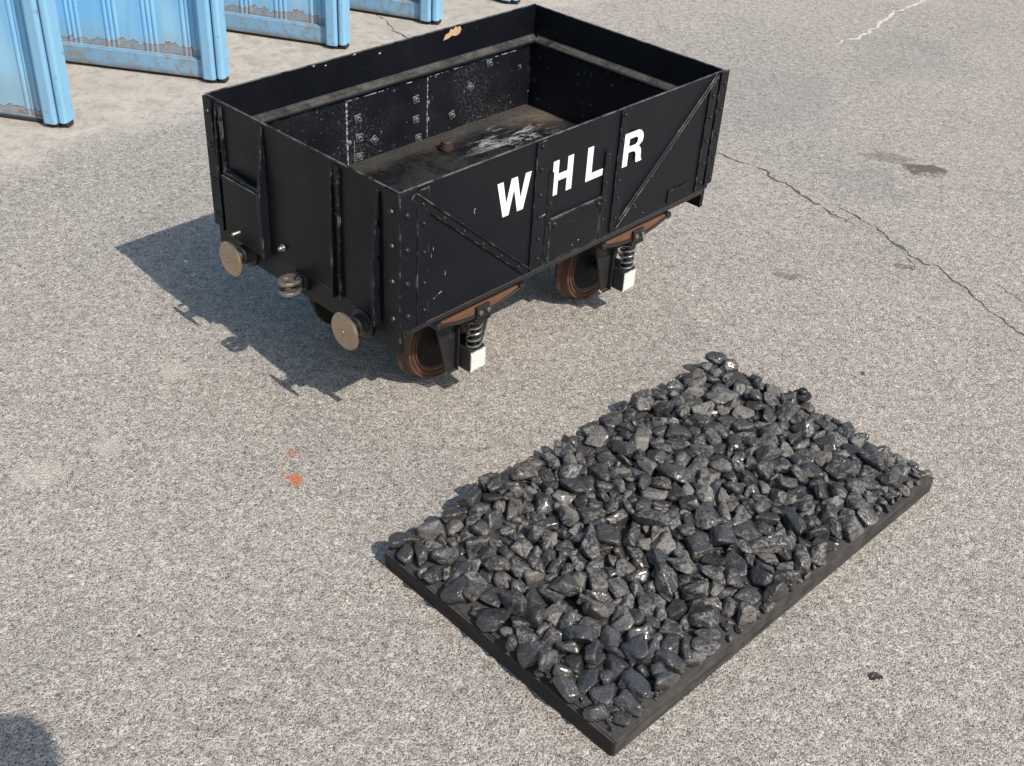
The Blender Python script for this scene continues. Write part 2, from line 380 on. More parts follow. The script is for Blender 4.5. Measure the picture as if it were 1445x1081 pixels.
# inner lining below a projecting ledge
LT = .009
nlin = part(MB().box(TH + LT, L - TH - LT, TH + .0005, TH + LT, .3352, .513, .001), 'lining_panel', LINING)
flin = part(MB().box(TH + LT, L - TH - LT, WD - TH - LT, WD - TH - .0005, .3352, .513, .001), 'lining_panel', LINING)
part(MB().box(TH + .0005, TH + LT - .0003, TH + .0005, WD - TH - .0005, .3352, .513, .001), 'lining_panel', LINING)
part(MB().box(L - TH - LT + .0003, L - TH - .0005, TH + .0005, WD - TH - .0005, .3352, .513, .001), 'lining_panel', LINING)
def ledge(x0, x1, y0, y1, axis):
    b = bmesh.new(); n = 60; prev = None; R = random.Random(int(1000 * (x0 + y0)))
    # rounded, slightly uneven bar: swept section with wavering front edge
    for i in range(n + 1):
        u = i / n; wv = noise.noise(Vector((u * 9, x0 * 7, y0 * 5))) * .0022 + noise.noise(Vector((u * 40, x0 * 7, y0))) * .0009
        d = (y1 - y0) if axis == 0 else (x1 - x0)
        D = abs(d) + wv; sg = 1 if d > 0 else -1
        sec = [(0, .0215), (.004, .0175), (.010, .0150), (D - .009, .0142 + wv * .4), (D - .003, .0118 + wv * .4), (D, .0075), (D - .0008, .003), (D - .0035, .0008), (0, 0)]
        ring = []
        for s_, z in sec:
            if axis == 0: co = (x0 + (x1 - x0) * u, y0 + sg * s_, .5175 + z)
            else: co = (x0 + sg * s_, y0 + (y1 - y0) * u, .5175 + z)
            ring.append(b.verts.new(co))
        if prev:
            for k in range(len(sec) - 1): b.faces.new((prev[k], prev[k + 1], ring[k + 1], ring[k]))
        prev = ring
    m = MB(); m._merge(b, None, True); return part(m, 'ledge', LEDGE)
ledge(TH + .001, L - TH - .001, WD - TH - .001, WD - .024, 0)
ledge(TH + .001, L - TH - .001, TH + .001, .024, 0)
ledge(TH + .001, .024, .0242, WD - .0242, 1)
ledge(L - TH - .001, L - .024, .0242, WD - .0242, 1)
# floor dirt lip along the far wall, welded seams and square nuts on the far lining
m = MB()
for i in range(40):
    u = i / 40; m.box(.03 + u * 1.015, .03 + (u + 1 / 40) * 1.015, WD - TH - LT - .010 - .004 * noise.noise(Vector((u * 20, 0, 0))), WD - TH - LT - .0004, .3352, .340 + .0015 * noise.noise(Vector((u * 17, 3, 0))), 0)
part(m, 'floor_angle', FLOOR)
YL = WD - TH - LT
def yface(x, z, dy=0): return T((x, YL - dy, z)) @ RX(90)
seam_m = MB().box(-.0027, .0027, -.084, .087, -.001, .0016, .0006)
seam = seam_m.build('weld_seam', CHALK, flin); seam.matrix_local = yface(.387, .425)
s2 = inst('weld_seam', seam, flin, yface(.659, .427) @ Matrix.Diagonal((.6, 1, 1, 1)))
s3 = inst('weld_seam', seam, flin, yface(.409, .372) @ Matrix.Diagonal((.4, .36, 1, 1)))
top_seam = MB()
R = random.Random(4)
x = .39
while x < 1.02:
    w_ = R.uniform(.01, .05)
    if R.random() < .7: top_seam.box(x, x + w_, YL - .0012, YL + .001, .5085, .5085 + R.uniform(.001, .0028), 0)
    x += w_ + R.uniform(.002, .02)
top_seam.build('weld_seam', CHALK, flin)
def nut_mesh():
    m = MB()
    m.prism([(-.0105, -.0105), (.0105, -.0105), (.0105, .0105), (-.0105, .0105)], .0035, .0014)
    m.lathe([(0, .0075), (.0045, .0075), (.0055, .0065), (.0055, .003)], seg=14)
    return m
NUTW = mat_body('chalk_edged_nut', (.010, .011, .014), .5, (.46, .47, .48), .58, (.30, .48), 1.0)
nut = nut_mesh().build('square_nut', NUTW, flin); nutspots = [(.422, .457, 6), (.425, .405, 0), (.424, .354, -5), (.618, .459, 8), (.618, .404, 3), (.627, .350, 0), (.474, .386, 38), (.817, .445, 40), (.750, .383, 20), (.888, .497, 10)]
for i, (x, z, a) in enumerate(nutspots):
    M = yface(x, z) @ RZ(a)
    if i == 0: nut.matrix_local = M
    else: inst('square_nut', nut, flin, M)
for x, z in ((.662, .440), (.662, .393), (.395, .40)): inst('square_nut', nut, flin, yface(x, z) @ Matrix.Diagonal((.45, .45, .4, 1)))
# bare patch where paint has flaked off the far side, small chips along its rim
R = random.Random(3)
pat = [(.722, .590), (.738, .592), (.752, .597), (.768, .594), (.780, .598), (.786, .607), (.781, .617), (.770, .6145), (.766, .619), (.757, .612), (.748, .616), (.741, .606), (.730, .604), (.725, .597)]
b = outline_mesh([[(x, z) for x, z in pat]], .0007)
m = MB(); m._merge(b, T((0, WD - TH, 0)) @ RX(90)); part(m, 'flaked_patch', TAN)
for cx, cz, s_ in ((.30, .617, .006), (.335, .610, .0035), (.425, .617, .006), (.505, .603, .004)):
    pl = [(cx + s_ * R.uniform(.5, 1.1) * math.cos(k * math.pi / 4), cz + .55 * s_ * R.uniform(.5, 1.1) * math.sin(k * math.pi / 4)) for k in range(8)]
    m = MB(); m._merge(outline_mesh([pl], .0006), T((0, WD - TH, 0)) @ RX(90)); part(m, 'paint_chip', CHALK if s_ < .007 else TAN)
BOLT = plain('dull_rusty_bolt', (.062, .045, .036), .55, .2, .4, 40, .2)
# bolts standing on the floor
m = MB(); m.lathe([(0, .026), (.013, .026), (.0145, .0245), (.0145, .019), (.0125, .018), (.0165, .0172), (.0165, .011), (.0135, .010), (.0185, .0092), (.0185, .002), (.017, 0)], T((.655, .552, .335)), 24); part(m, 'floor_bolt', BOLT)
m = MB(); m.lathe([(0, .005), (.012, .005), (.014, .003), (.014, 0)], T((.972, .515, .335)), 20); part(m, 'floor_bolt', BOLT)

# rivets
rv = MB().lathe([(0, .0042), (.0018, .0039), (.0034, .0028), (.0042, .0009), (.0043, -.0008)], seg=14)
RIV = mat_body('rivet_paint', (.016, .017, .020), .24, (.62, .60, .58), .56, (.34, .5))  # pale wear tone on the heads also paints in their bright highlights
RSRC = [None]
def rivet(parent, M, s=1.0, name='rivet'):
    M = M @ Matrix.Diagonal((s * 1.12, s * 1.12, s * 1.1, 1))
    if RSRC[0] is None:
        RSRC[0] = rv.build('rivet', RIV, parent); RSRC[0].matrix_local = M; return RSRC[0]
    return inst(name, RSRC[0], parent, M)
def side_rivet(parent, x, z, d=0, s=1.0): return rivet(parent, T((x, -d, z)) @ RX(90), s)
def end_rivet(parent, y, z, d=0, s=1.0): return rivet(parent, T((-d, y, z)) @ RY(-90), s)

# ironwork of the near long side
def strap(x0, x1, z0, z1, d, rivs, name='strap', s=1.0):
    o = part(MB().box(x0, x1, -d, -.0002, z0, z1, .001), name, FITTING)
    for x, z in rivs: side_rivet(o, x, z, d, s)
    return o
strap(-.003, .0415, .302, .6185, .004, [(.014, .570), (.014, .494), (.015, .417), (.017, .340)], 'corner_angle', 1.45)
strap(.0425, .074, .304, .6135, .0048, [(.058, .539), (.060, .474), (.061, .403), (.062, .338)], s=1.0)
strap(.384, .4255, .307, .6175, .0050, [(.398, .607), (.400, .553), (.402, .492), (.404, .437), (.406, .383), (.408, .334)])
strap(.4265, .4445, .309, .5335, .0055, [(.436, .462), (.437, .412), (.438, .362), (.439, .322)], 'door_post', .85)
strap(.6215, .637, .309, .5325, .0055, [(.630, .523), (.631, .452), (.632, .407), (.633, .357)], 'door_post', .85)
strap(.6665, .7005, .309, .6185, .0050, [(.676, .606), (.677, .545), (.679, .489), (.680, .443), (.681, .398), (.682, .344)], s=.9)
strap(1.012, 1.0425, .306, .600, .0050, [(1.027, .566), (1.028, .510), (1.029, .445), (1.030, .385), (1.031, .330)])
strap(1.051, L + .008, .316, .6200, .0055, [(1.069, .588), (1.069, .522), (1.070, .455), (1.071, .390), (1.071, .333)], 'corner_angle', 1.1)
door = part(MB().box(.446, .620, -.0042, -.0002, .3085, .4195, .001), 'drop_door', BODY)
m = MB().box(.446, .620, -.0075, -.0044, .4135, .4195, .001); m.build('door_lip', FITTING, door)
side_rivet(door, .456, .404, .0042, 1.7); side_rivet(door, .612, .404, .0042, 1.5)
fr = part(MB().box(.895, .980, -.0035, -.0002, .343, .3475, .0008).box(.895, .8985, -.0035, -.0002, .312, .3428, .0008), 'number_plate_frame', FITTING)
# diagonal angle irons
def diagonal(p, q, w, d, lip, n, side):
    (x0, z0), (x1, z1) = p, q; ln = math.hypot(x1 - x0, z1 - z0); an = math.degrees(math.atan2(z1 - z0, x1 - x0))
    # local frame: x along the bar, y outward from the panel after rotation, z across
    M = T((x0, 0, z0)) @ Matrix.Rotation(-math.radians(an), 4, 'Y')
    m = MB().box(0, ln, -d, -.0002, -w / 2, w / 2, .001)
    zz = (w / 2 - .003, w / 2) if side > 0 else (-w / 2, -w / 2 + .003)
    m.box(.001, ln - .001, -lip, -d - .0001, zz[0], zz[1], .0008)
    o = part(m, 'diagonal_brace', FITTING); o.matrix_local = M
    for k in range(n):
        u = (k + .45) / n * ln
        rivet(o, T((u, -d, -side * w * .12)) @ RX(90), .85)
    return o
diagonal((.030, .6065), (.3775, .3105), .0185, .0058, .010, 6, 1)
diagonal((.6885, .3135), (1.038, .6135), .0125, .0034, .0095, 0, 1)
for x, z in ((.745, .352), (.806, .410), (.866, .463), (.925, .513), (.985, .566), (1.03, .604)): side_rivet(WAG, x + .014, z, 0, .8).name = 'rivet'
for x, z in ((.73, .335), (.765, .345), (.80, .318), (.57, .316)): side_rivet(WAG, x, z, 0, .5)
# lettering
def letter(ch, splines):
    m = MB(); m._merge(outline_mesh(splines, .0006), T((0, -.0003, 0)) @ RX(90))
    o = part(m, 'letter', LETTER); o['label'] = 'white painted letter ' + ch; return o
Zl, Zh = .4735, .556
def shift(spl, dy): return [[(x, z + dy) for x, z in s] for s in spl]
# straps under letters lift the H, L and R slightly: lettering is sprayed over them, so place each on its local surface
def letter_at(ch, spl, d):
    m = MB(); m._merge(outline_mesh(spl, .0006), T((0, -d, 0)) @ RX(90)); o = part(m, 'letter', LETTER); o['label'] = 'white painted letter ' + ch
wx = lambda u: .2695 + u * .1045
letter_at('W', [[(wx(0), Zh), (wx(.17), Zh), (wx(.285), Zl + .029), (wx(.41), Zh), (wx(.585), Zh), (wx(.705), Zl + .029), (wx(.825), Zh), (wx(1), Zh), (wx(.80), Zl), (wx(.625), Zl), (wx(.4975), Zl + .056), (wx(.37), Zl), (wx(.20), Zl)]], .0001)
hx0, hx1, sw = .4445, .511, .0185
zm0, zm1 = .5065, .523
letter_at('H', [[(hx0, Zl), (hx0 + sw, Zl), (hx0 + sw, zm0), (hx1 - sw, zm0), (hx1 - sw, Zl), (hx1, Zl), (hx1, Zh), (hx1 - sw, Zh), (hx1 - sw, zm1), (hx0 + sw, zm1), (hx0 + sw, Zh), (hx0, Zh)]], .0001)
letter_at('L', [[(.5595, Zl), (.6195, Zl), (.6195, Zl + .0165), (.579, Zl + .0165), (.579, Zh), (.5595, Zh)]], .0001)
rx0, rx1 = .6845, .757
outer = [(rx0, Zl), (rx0 + sw, Zl), (rx0 + sw, Zl + .033), (rx0 + .032, Zl + .033)] + [(rx0 + .043, Zl + .030), (rx0 + .048, Zl + .023), (rx0 + .0485, Zl + .011), (rx0 + .051, Zl), (rx1, Zl), (rx1, Zl + .003), (rx0 + .0685, Zl + .008), (rx0 + .0675, Zl + .024), (rx0 + .064, Zl + .034), (rx0 + .056, Zl + .041)] + [(rx0 + .064, Zl + .046)] + arc(rx0 + .046, Zh - .0235, .0245, -25, 90, 9, .0235) + [(rx0, Zh)]
inner = [(rx0 + sw, Zl + .048), (rx0 + sw, Zh - .0155)] + arc(rx0 + .0415, Zh - .0252, .0095, 90, -90, 8, .0097) 
letter_at('R', [outer, inner], .0052)

for i, (x, z, ln, an, w_) in enumerate(((.205, .518, .009, 60, .0016), (.205, .512, .006, 120, .0013), (.125, .400, .014, 86, .0013), (.098, .352, .013, 28, .0012), (.112, .358, .010, 24, .0016), (.090, .470, .008, 80, .0012), (.085, .455, .010, 95, .0010), (.418, .4385, .011, 12, .0018), (.425, .437, .006, 150, .0014), (.55, .331, .004, 20, .0018), (.53, .325, .004, 70, .0014))):
    d_ = .0050 if .38 < x < .4255 else (.0055 if .4255 <= x < .4445 else (.0042 if x > .446 else 0))
    MB().box(-ln / 2, ln / 2, -.0004, 0, -w_ / 2, w_ / 2, .0001, T((x, -d_ + .0001, z)) @ RY(-an)).build('paint_scratch', CHALK, WAG)
# near end: corner angles, posts, fins, plate, pins
def epost(y0, y1, z0, z1, d, rivs, name='strap', s=1.0):
    o = part(MB().box(-d, -.0002, y0, y1, z0, z1, .001), name, FITTING)
    for y, z in rivs: end_rivet(o, y, z, d, s)
    return o
epost(-.0025, .045, .302, .6165, .0035, [(.022, .575), (.021, .500), (.020, .420), (.018, .333)], 'corner_angle', 1.45)
epost(.618, WD + .003, .302, .6165, .0045, [(.633, .585), (.633, .505), (.633, .420), (.633, .335)], 'corner_angle', 1.2)
def fin(y0, y1, top, dmax, bot=.299, zk=.455):
    m = MB(); m.prism([(-.0005, bot), (-dmax, bot), (-dmax, bot + .02), (-dmax, zk), (-.006, top - .012), (-.0035, top), (-.0005, top)], y1 - y0, .0012, T((0, y1, 0)) @ RX(90))
    return part(m, 'end_stanchion', FITTING)
fin(.433, .443, .612, .022); fin(.058, .068, .606, .020)
for y0, y1 in ((.180, .206), (.582, .606)):
    o = epost(y0, y1, .300, .611, .003, [((y0 + y1) / 2 - .003, .572), ((y0 + y1) / 2 - .003, .505), ((y0 + y1) / 2 - .003, .36)])
    m = MB(); m.prism([(-.003, .302), (-.013, .302), (-.013, .47), (-.005, .606), (-.003, .606)], .006, .001, T((0, y1, 0)) @ RX(90)); m.build('stanchion_web', FITTING, o)
    m = MB(); m.box(-.008, -.0032, y0, y0 + .004, .302, .606, .001); m.build('stanchion_edge', FITTING, o)
pl = part(MB().box(-.0205, -.0175, .4435, .576, .305, .4565, .0012), 'end_plate', BODY)
MB().box(-.0165, -.0005, .446, .574, .452, .466, .002).build('plate_batten', FITTING, pl)
part(MB().lathe([(0, .022), (.0035, .022), (.0042, .021), (.0042, -.004)], T((-.0185, .524, .333)) @ RY(-90), 12), 'plate_pin', STEEL)
hexn = [(.009 * math.cos(math.radians(60 * k)), .009 * math.sin(math.radians(60 * k))) for k in range(6)]
part(MB().prism(hexn, .007, .0008, T((0, .384, .345)) @ RY(-90)).lathe([(0, .015), (.004, .015), (.0048, .014), (.0048, .006)], T((0, .384, .345)) @ RY(-90), 12), 'hex_bolt', STEEL)

# buffers and couplings, both ends
def build_buffer():
    m = MB().lathe([(0, -.002), (.030, -.002), (.034, -.001), (.034, .005), (.032, .0065), (.024, .008), (.0225, .012), (.0225, .026), (.0205, .028), (.012, .028)], seg=40)
    h = MB().lathe([(.0125, .020), (.0125, .044), (.016, .0455), (.041, .0475), (.0425, .049), (.0425, .052), (.0405, .0545), (.025, .057), (.008, .058), (.0075, .0572), (.006, .0572), (.0055, .0585), (0, .0585)], seg=56)
    return m, h
BH, BHD = build_buffer(); bsrc = None
def buffer_at(M):
    global bsrc
    if bsrc is None:
        hs = BH.build('buffer', BLACKIRON, WAG); hs.matrix_local = M; hd = BHD.build('buffer_head', BUFFER, hs); bsrc = (hs, hd)
    else:
        hs = inst('buffer', bsrc[0], WAG, M); inst('buffer_head', bsrc[1], hs, Matrix.Identity(4))
for y in (.1195, .5265): buffer_at(T((.003, y, .272)) @ RY(-90))
for y in (.1195, .5265): buffer_at(T((L - .003, y, .272)) @ RY(90))
csrc = None
def coupling_at(M):
    """local z points outward from the headstock, x upward"""
    global csrc
    if csrc is None:
        m = MB().box(-.019, .019, -.022, .022, -.001, .010, .0015).box(-.013, .013, -.013, .013, .010, .028, .0015)
        a = m.build('coupling', BLACKIRON, WAG); a.matrix_local = M
        out = [(-.014, .016), (-.021, .026), (-.021, .044), (-.015, .056), (-.006, .0605), (.006, .0605), (.015, .056), (.021, .044), (.021, .026), (.014, .016)]
        cut = arc(0, .043, .0095, 0, 340, 17)
        kids = []
        for zz in (.0085, -.0165):
            p = MB(); p._merge(outline_mesh([[(x, y) for x, y in out], cut], .0075, .0008), Matrix(((0, 0, 1, zz), (1, 0, 0, 0), (0, 1, 0, 0), (0, 0, 0, 1))))
            kids.append(p.build('coupling_plate', STEEL, a))
        p = MB().prism([(.008 * math.cos(math.radians(60 * k)), .008 * math.sin(math.radians(60 * k))) for k in range(6)], .006, .0008, Matrix(((0, 0, 1, .016), (1, 0, 0, -.012), (0, 1, 0, .024), (0, 0, 0, 1))))
        kids.append(p.build('coupling_nut', BLACKIRON, a)); csrc = (a, kids)
    else:
        a = inst('coupling', csrc[0], WAG, M)
        for k in csrc[1]: inst(k.name.split('.')[0], k, a, Matrix.Identity(4))
coupling_at(Matrix(((0, 0, -1, .003), (0, 1, 0, .325), (1, 0, 0, .287), (0, 0, 0, 1))))
coupling_at(Matrix(((0, 0, 1, L - .003), (0, -1, 0, .325), (1, 0, 0, .287), (0, 0, 0, 1))))

# wheels, axles, horn guards, axle boxes, springs
ZC = .114
tyre = MB().lathe([(.072, .0085), (.0765, .0025), (.0785, .0005), (.0815, .0005), (.0825, .0045), (.0865, .0045), (.0875, .0005), (.0925, .0005), (.0935, .0035), (.0965, .0035), (.0975, .0005), (.1010, .0005), (.1025, .002), (.1033, .0205), (.1055, .024), (.1112, .026), (.1138, .0285), (.1138, .0325), (.111, .035), (.078, .035), (.066, .033)], seg=80)
web = MB().lathe([(0, -.004), (.014, -.004), (.0155, -.002), (.019, -.002), (.021, .006), (.030, .012), (.058, .013), (.0715, .0095), (.0715, .0355), (.1105, .0355), (.1105, .0375), (.060, .0375), (.055, .034), (.028, .036), (.024, .046), (.0, .046)], seg=56)  # dark web; its black ring over the tyre back paints in the shade there
wsrc = None
def wheel_at(M):
    global wsrc
    if wsrc is None:
        w_ = web.build('wheel', WEB, WAG); w_.matrix_local = M; ty = tyre.build('tyre', RUST, w_); wsrc = (w_, ty)
    else:
        w_ = inst('wheel', wsrc[0], WAG, M); inst('tyre', wsrc[1], w_, Matrix.Identity(4))
AX = (.252, .803)
YW = .137
for ax in AX:
    wheel_at(T((ax, YW, ZC)) @ RX(-90)); wheel_at(T((ax, WD - YW, ZC)) @ RX(90))
    part(MB().lathe([(.012, -.001), (.012, WD - .04)], T((ax, .02, ZC)) @ RX(-90), 20), 'axle', BLACKIRON)
def gear(ax, near):
    S = Matrix.Identity(4) if near else T((0, WD, 0)) @ Matrix.Diagonal((1, -1, 1, 1))
    def mk(m, name, mat, parent=WAG):
        if not near:
            bmesh.ops.transform(m.bm, matrix=S, verts=m.bm.verts); bmesh.ops.reverse_faces(m.bm, faces=m.bm.faces)
        return m.build(name, mat, parent)
    # horn guard: flat plate with two tapering legs either side of the axle box
    pl = [(-.098, .281), (-.086, .21), (-.052, .086), (-.0265, .086), (-.0265, .192), (.0265, .192), (.0265, .086), (.050, .086), (.060, .121), (.080, .19), (.098, .281)]
    m = MB(); m._merge(outline_mesh([pl], .006, .0008), T((ax, .068, 0)) @ RX(90))
    m.box(ax - .031, ax - .0268, .050, .0618, .084, .200, .0008).box(ax + .0268, ax + .031, .050, .0618, .084, .200, .0008)
    m.box(ax - .052, ax - .0268, .056, .0618, .080, .0858, .0008)
    mk(m, 'horn_guard', BLACKIRON)
    ab = mk(MB().box(ax - .0255, ax + .0255, .0165, .0905, .0905, .1465, .0018).box(ax - .024, ax + .024, .022, .055, .1468, .1495, .001), 'axle_box', BLACKIRON)
    Rj = random.Random(int(ax * 100) + near); J = lambda: Rj.uniform(-.0014, .0008)
    pj = [(-.0243 + .0486 * i / 7, .0915 + abs(J())) for i in range(8)] + [(.0243 - abs(J()), .0915 + .0535 * i / 7) for i in range(1, 8)] + [(.0243 - .0486 * i / 7, .145 - abs(J()) * 1.5) for i in range(1, 8)] + [(-.0243 + abs(J()), .145 - .0535 * i / 7) for i in range(1, 7)]
    m = MB(); m.prism(pj, .0012, 0, T((ax, .0164, 0)) @ RX(90)); mk(m, 'axle_box_cover', WHITE, ab)
    hel = [(.0170 * math.cos(2 * math.pi * u) + ax, .033 + .0170 * math.sin(2 * math.pi * u), .1525 + .074 * min(1, max(0, (u - .5) / 4.6))) for u in [i / 20 for i in range(113)]]
    mk(MB().tube(hel, .0029, 8), 'coil_spring', SPRING)
    mk(MB().lathe([(.0075, .1496), (.0075, .230)], T((ax, .033, 0)), 12), 'spring_pin', BLACKIRON)
    # bowed rusty bearer with a black strip beneath it, clamped over the spring
    n = 22; up = [(-.120 + .240 * i / n, .2672) for i in range(n + 1)]
    low = [(-.120 + .240 * i / n, .2645 - .0180 * (1 - ((i / n - .5) * 2) ** 2)) for i in range(n + 1)]
    m = MB(); m.prism(low + up[::-1], .023, .0008, T((ax, .0365, 0)) @ RX(90))
    lf = mk(m, 'spring_bearer', RUSTB)
    low2 = [(x, z - .0075) for x, z in low]; low1 = [(x, z - .0004) for x, z in low]
    m = MB(); m.prism(low2 + low1[::-1], .030, .0008, T((ax, .0395, 0)) @ RX(90)); mk(m, 'leaf_strip', BLACKIRON, lf)
    m = MB().box(ax - .020, ax + .020, .0045, .0120, .232, .2685, .001).box(ax - .024, ax + .024, .0045, .050, .2275, .2375, .001)
    cl = mk(m, 'spring_clamp', BLACKIRON)
    m = MB()
    for dx in (-.015, .015): m.prism([(.006 * math.cos(math.radians(60 * k)), .006 * math.sin(math.radians(60 * k))) for k in range(6)], .0055, .0006, T((ax + dx * .8, .0045, .254)) @ RX(90))
    mk(m, 'clamp_nut', STEEL, cl)
    for x0 in (ax - .138, ax + .1205): mk(MB().box(x0, x0 + .0175, .008, .040, .2555, .2702, .0015), 'bearer_shoe', BLACKIRON, lf)
for ax in AX: gear(ax, True); gear(ax, False)

# ------------------------------------------------------------------ coal board
BX, BY, BYAW, BL, BW, BT = .21056778, 1.21953261, .80758242, 1.041, .600, .0395
def mat_board():
    t = NT('black_stained_board'); n1 = t.noise(14, 5, .65)
    c = t.mix(n1, (.017, .0155, .014), (.040, .037, .034))
    c = t.mix(t.math('MULTIPLY', t.edge(.003), t.sstep(t.noise(40, 4), .4, .65, 0, .6)), c, (.12, .11, .10))
    c = t.mix(t.sstep(t.noise(70, 5, .75, t.mapv((.25, 1, 2.5))), .60, .74, 0, .5), c, (.085, .078, .07))
    g = t.n('ShaderNodeNewGeometry'); s = t.n('ShaderNodeSeparateXYZ'); t.l(g.outputs['Normal'], s.inputs[0])
    ply = t.noise(1, 3, .6, t.mapv((3, 3, 330)))
    c = t.mix(t.math('MULTIPLY', t.sstep(t.math('MULTIPLY', s.outputs[1], -1.0), .02, .3), t.sstep(ply, .42, .58)), c, (.004, .004, .004))
    c = t.mix(t.math('MULTIPLY', t.sstep(ply, .62, .72, 0, .5), t.sstep(s.outputs[2], .2, .5, 1, 0)), c, (.10, .094, .086))
    c = t.mix(t.math('MULTIPLY', t.sstep(s.outputs[2], .5, .9), t.sstep(t.noise(25, 5, .7), .35, .65, .1, .75)), c, (.095, .089, .082))
    return t.set(c, .66, 0, t.bump(t.noise(60, 5, .7, t.mapv((.15, 1, 1))), .35, .002), .35)
BOARD = mat_board()
TRAY = thing('coal_board', 'flat black plywood board lying on the asphalt under a bed of coal', 'board', (BX, BY, 0), BYAW)
m = MB(); R = random.Random(9); z = .001
lay = [.0042, .0024, .0044, .0022, .0042, .0024, .0044, .0024, .0042, .0024, .0034]
for i, h_ in enumerate(lay):
    e = (.0, .0040)[i % 2] + R.uniform(0, .0008)
    m.box(.0, BL, e, BW, z, z + h_ - .0004, .0009); z += h_
m.box(.0, BL, .0008, BW, z - .0004 + .0002, z + .0012, .001)
m.box(.010, BL - .01, .006, BW - .004, .0012, z - .001, 0)
m.prism([(-.0001, .001), (-.0001, BW - .001), (-.003, BW - .002), (-.0045, BW - .006), (-.0045, .008), (-.003, .003)][::-1], z - .001, .001, T((0, 0, .0015)))
bo = m.build('board', BOARD, TRAY)
BTOP = z + .0012
m = MB().lathe([(0, .030), (.008, .030), (.010, .028), (.010, .018), (.013, .016), (.019, .0165), (.022, .015), (.022, .012), (.012, .010), (.010, -.0235)], seg=32)
BED = plain('shaded_coal_dust', (.040, .037, .034), .85, 0, .45, 90, .6)  # dust, coloured darker to carry the shadow in gaps between lumps
b = bmesh.new(); nx_, ny_ = 150, 90; gv = {}
for i in range(nx_ + 1):
    for j in range(ny_ + 1):
        x = .004 + (BL - .008) * i / nx_; y = .003 + (BW - .006) * j / ny_
        q = Vector((x * 30, y * 30, 0)); e = min(1, x / .03, (BL - x) / .02) * min(1, y / .045, (BW - y) / .02)
        e = max(0, e + .35 * noise.noise(q * .6)) if e < 1 else 1
        gv[i, j] = b.verts.new((x, y, BTOP - .003 + (.0035 + .009 * min(1, e)) * (1 if e > .12 else .6) + (.003 * noise.noise(q) + .0015 * noise.noise(q * 3)) * min(1, e + .25)))
for i in range(nx_):
    for j in range(ny_): b.faces.new((gv[i, j], gv[i + 1, j], gv[i + 1, j + 1], gv[i, j + 1]))
mm = MB(); mm._merge(b, None, True); mm.build('coal_dust_bed', BED, TRAY, False)
kn = m.build('lifting_knob', BLACKIRON, TRAY); kn.location = (BL - .012, .345, BTOP + .022)

def rock_mesh(name, seed, sub):
    """coal lump: a soft-cornered irregular polyhedron, wrinkled, about 1 unit in half-length"""
    R = random.Random(seed)
    ax = (1.0, R.uniform(.55, .90), R.uniform(.42, .62))
    pl = []
    for i in range(R.randint(8, 13)):
        v = Vector((R.gauss(0, 1), R.gauss(0, 1), R.gauss(0, 1))).normalized()
        pl.append((v, R.uniform(.50, 1.0)))
    for s in (1, -1):
        for k in range(3):
            v = Vector((0, 0, 0)); v[k] = s
            v = (v + Vector((R.uniform(-.3, .3), R.uniform(-.3, .3), R.uniform(-.3, .3)))).normalized()
            pl.append((v, R.uniform(.75, 1.0)))
    bm = bmesh.new(); bmesh.ops.create_icosphere(bm, subdivisions=sub, radius=1)
    off = Vector((R.uniform(0, 50), R.uniform(0, 50), R.uniform(0, 50)))
    p = R.choice((22, 34, 50, 70))
    for v in bm.verts:
        d = v.co.normalized(); s = 0.0
        for nrm, dist in pl:
            c = d.dot(nrm)
            if c > .02: s += (c / dist) ** p
        r = s ** (-1.0 / p)
        q = d * r
        f1 = noise.noise(q * 1.9 + off); f2 = abs(noise.noise(q * 4.5 + off)); f3 = abs(noise.noise(q * 9 + off)); f4 = noise.noise(q * 22 + off)
        q = q * (1 + .09 * f1 - .085 * f2 - .05 * f3 + .012 * f4)
        v.co = Vector((q.x * ax[0], q.y * ax[1], q.z * ax[2]))
    for f in bm.faces: f.smooth = True
    me = bpy.data.meshes.new(name); bm.to_mesh(me); bm.free()
    return me
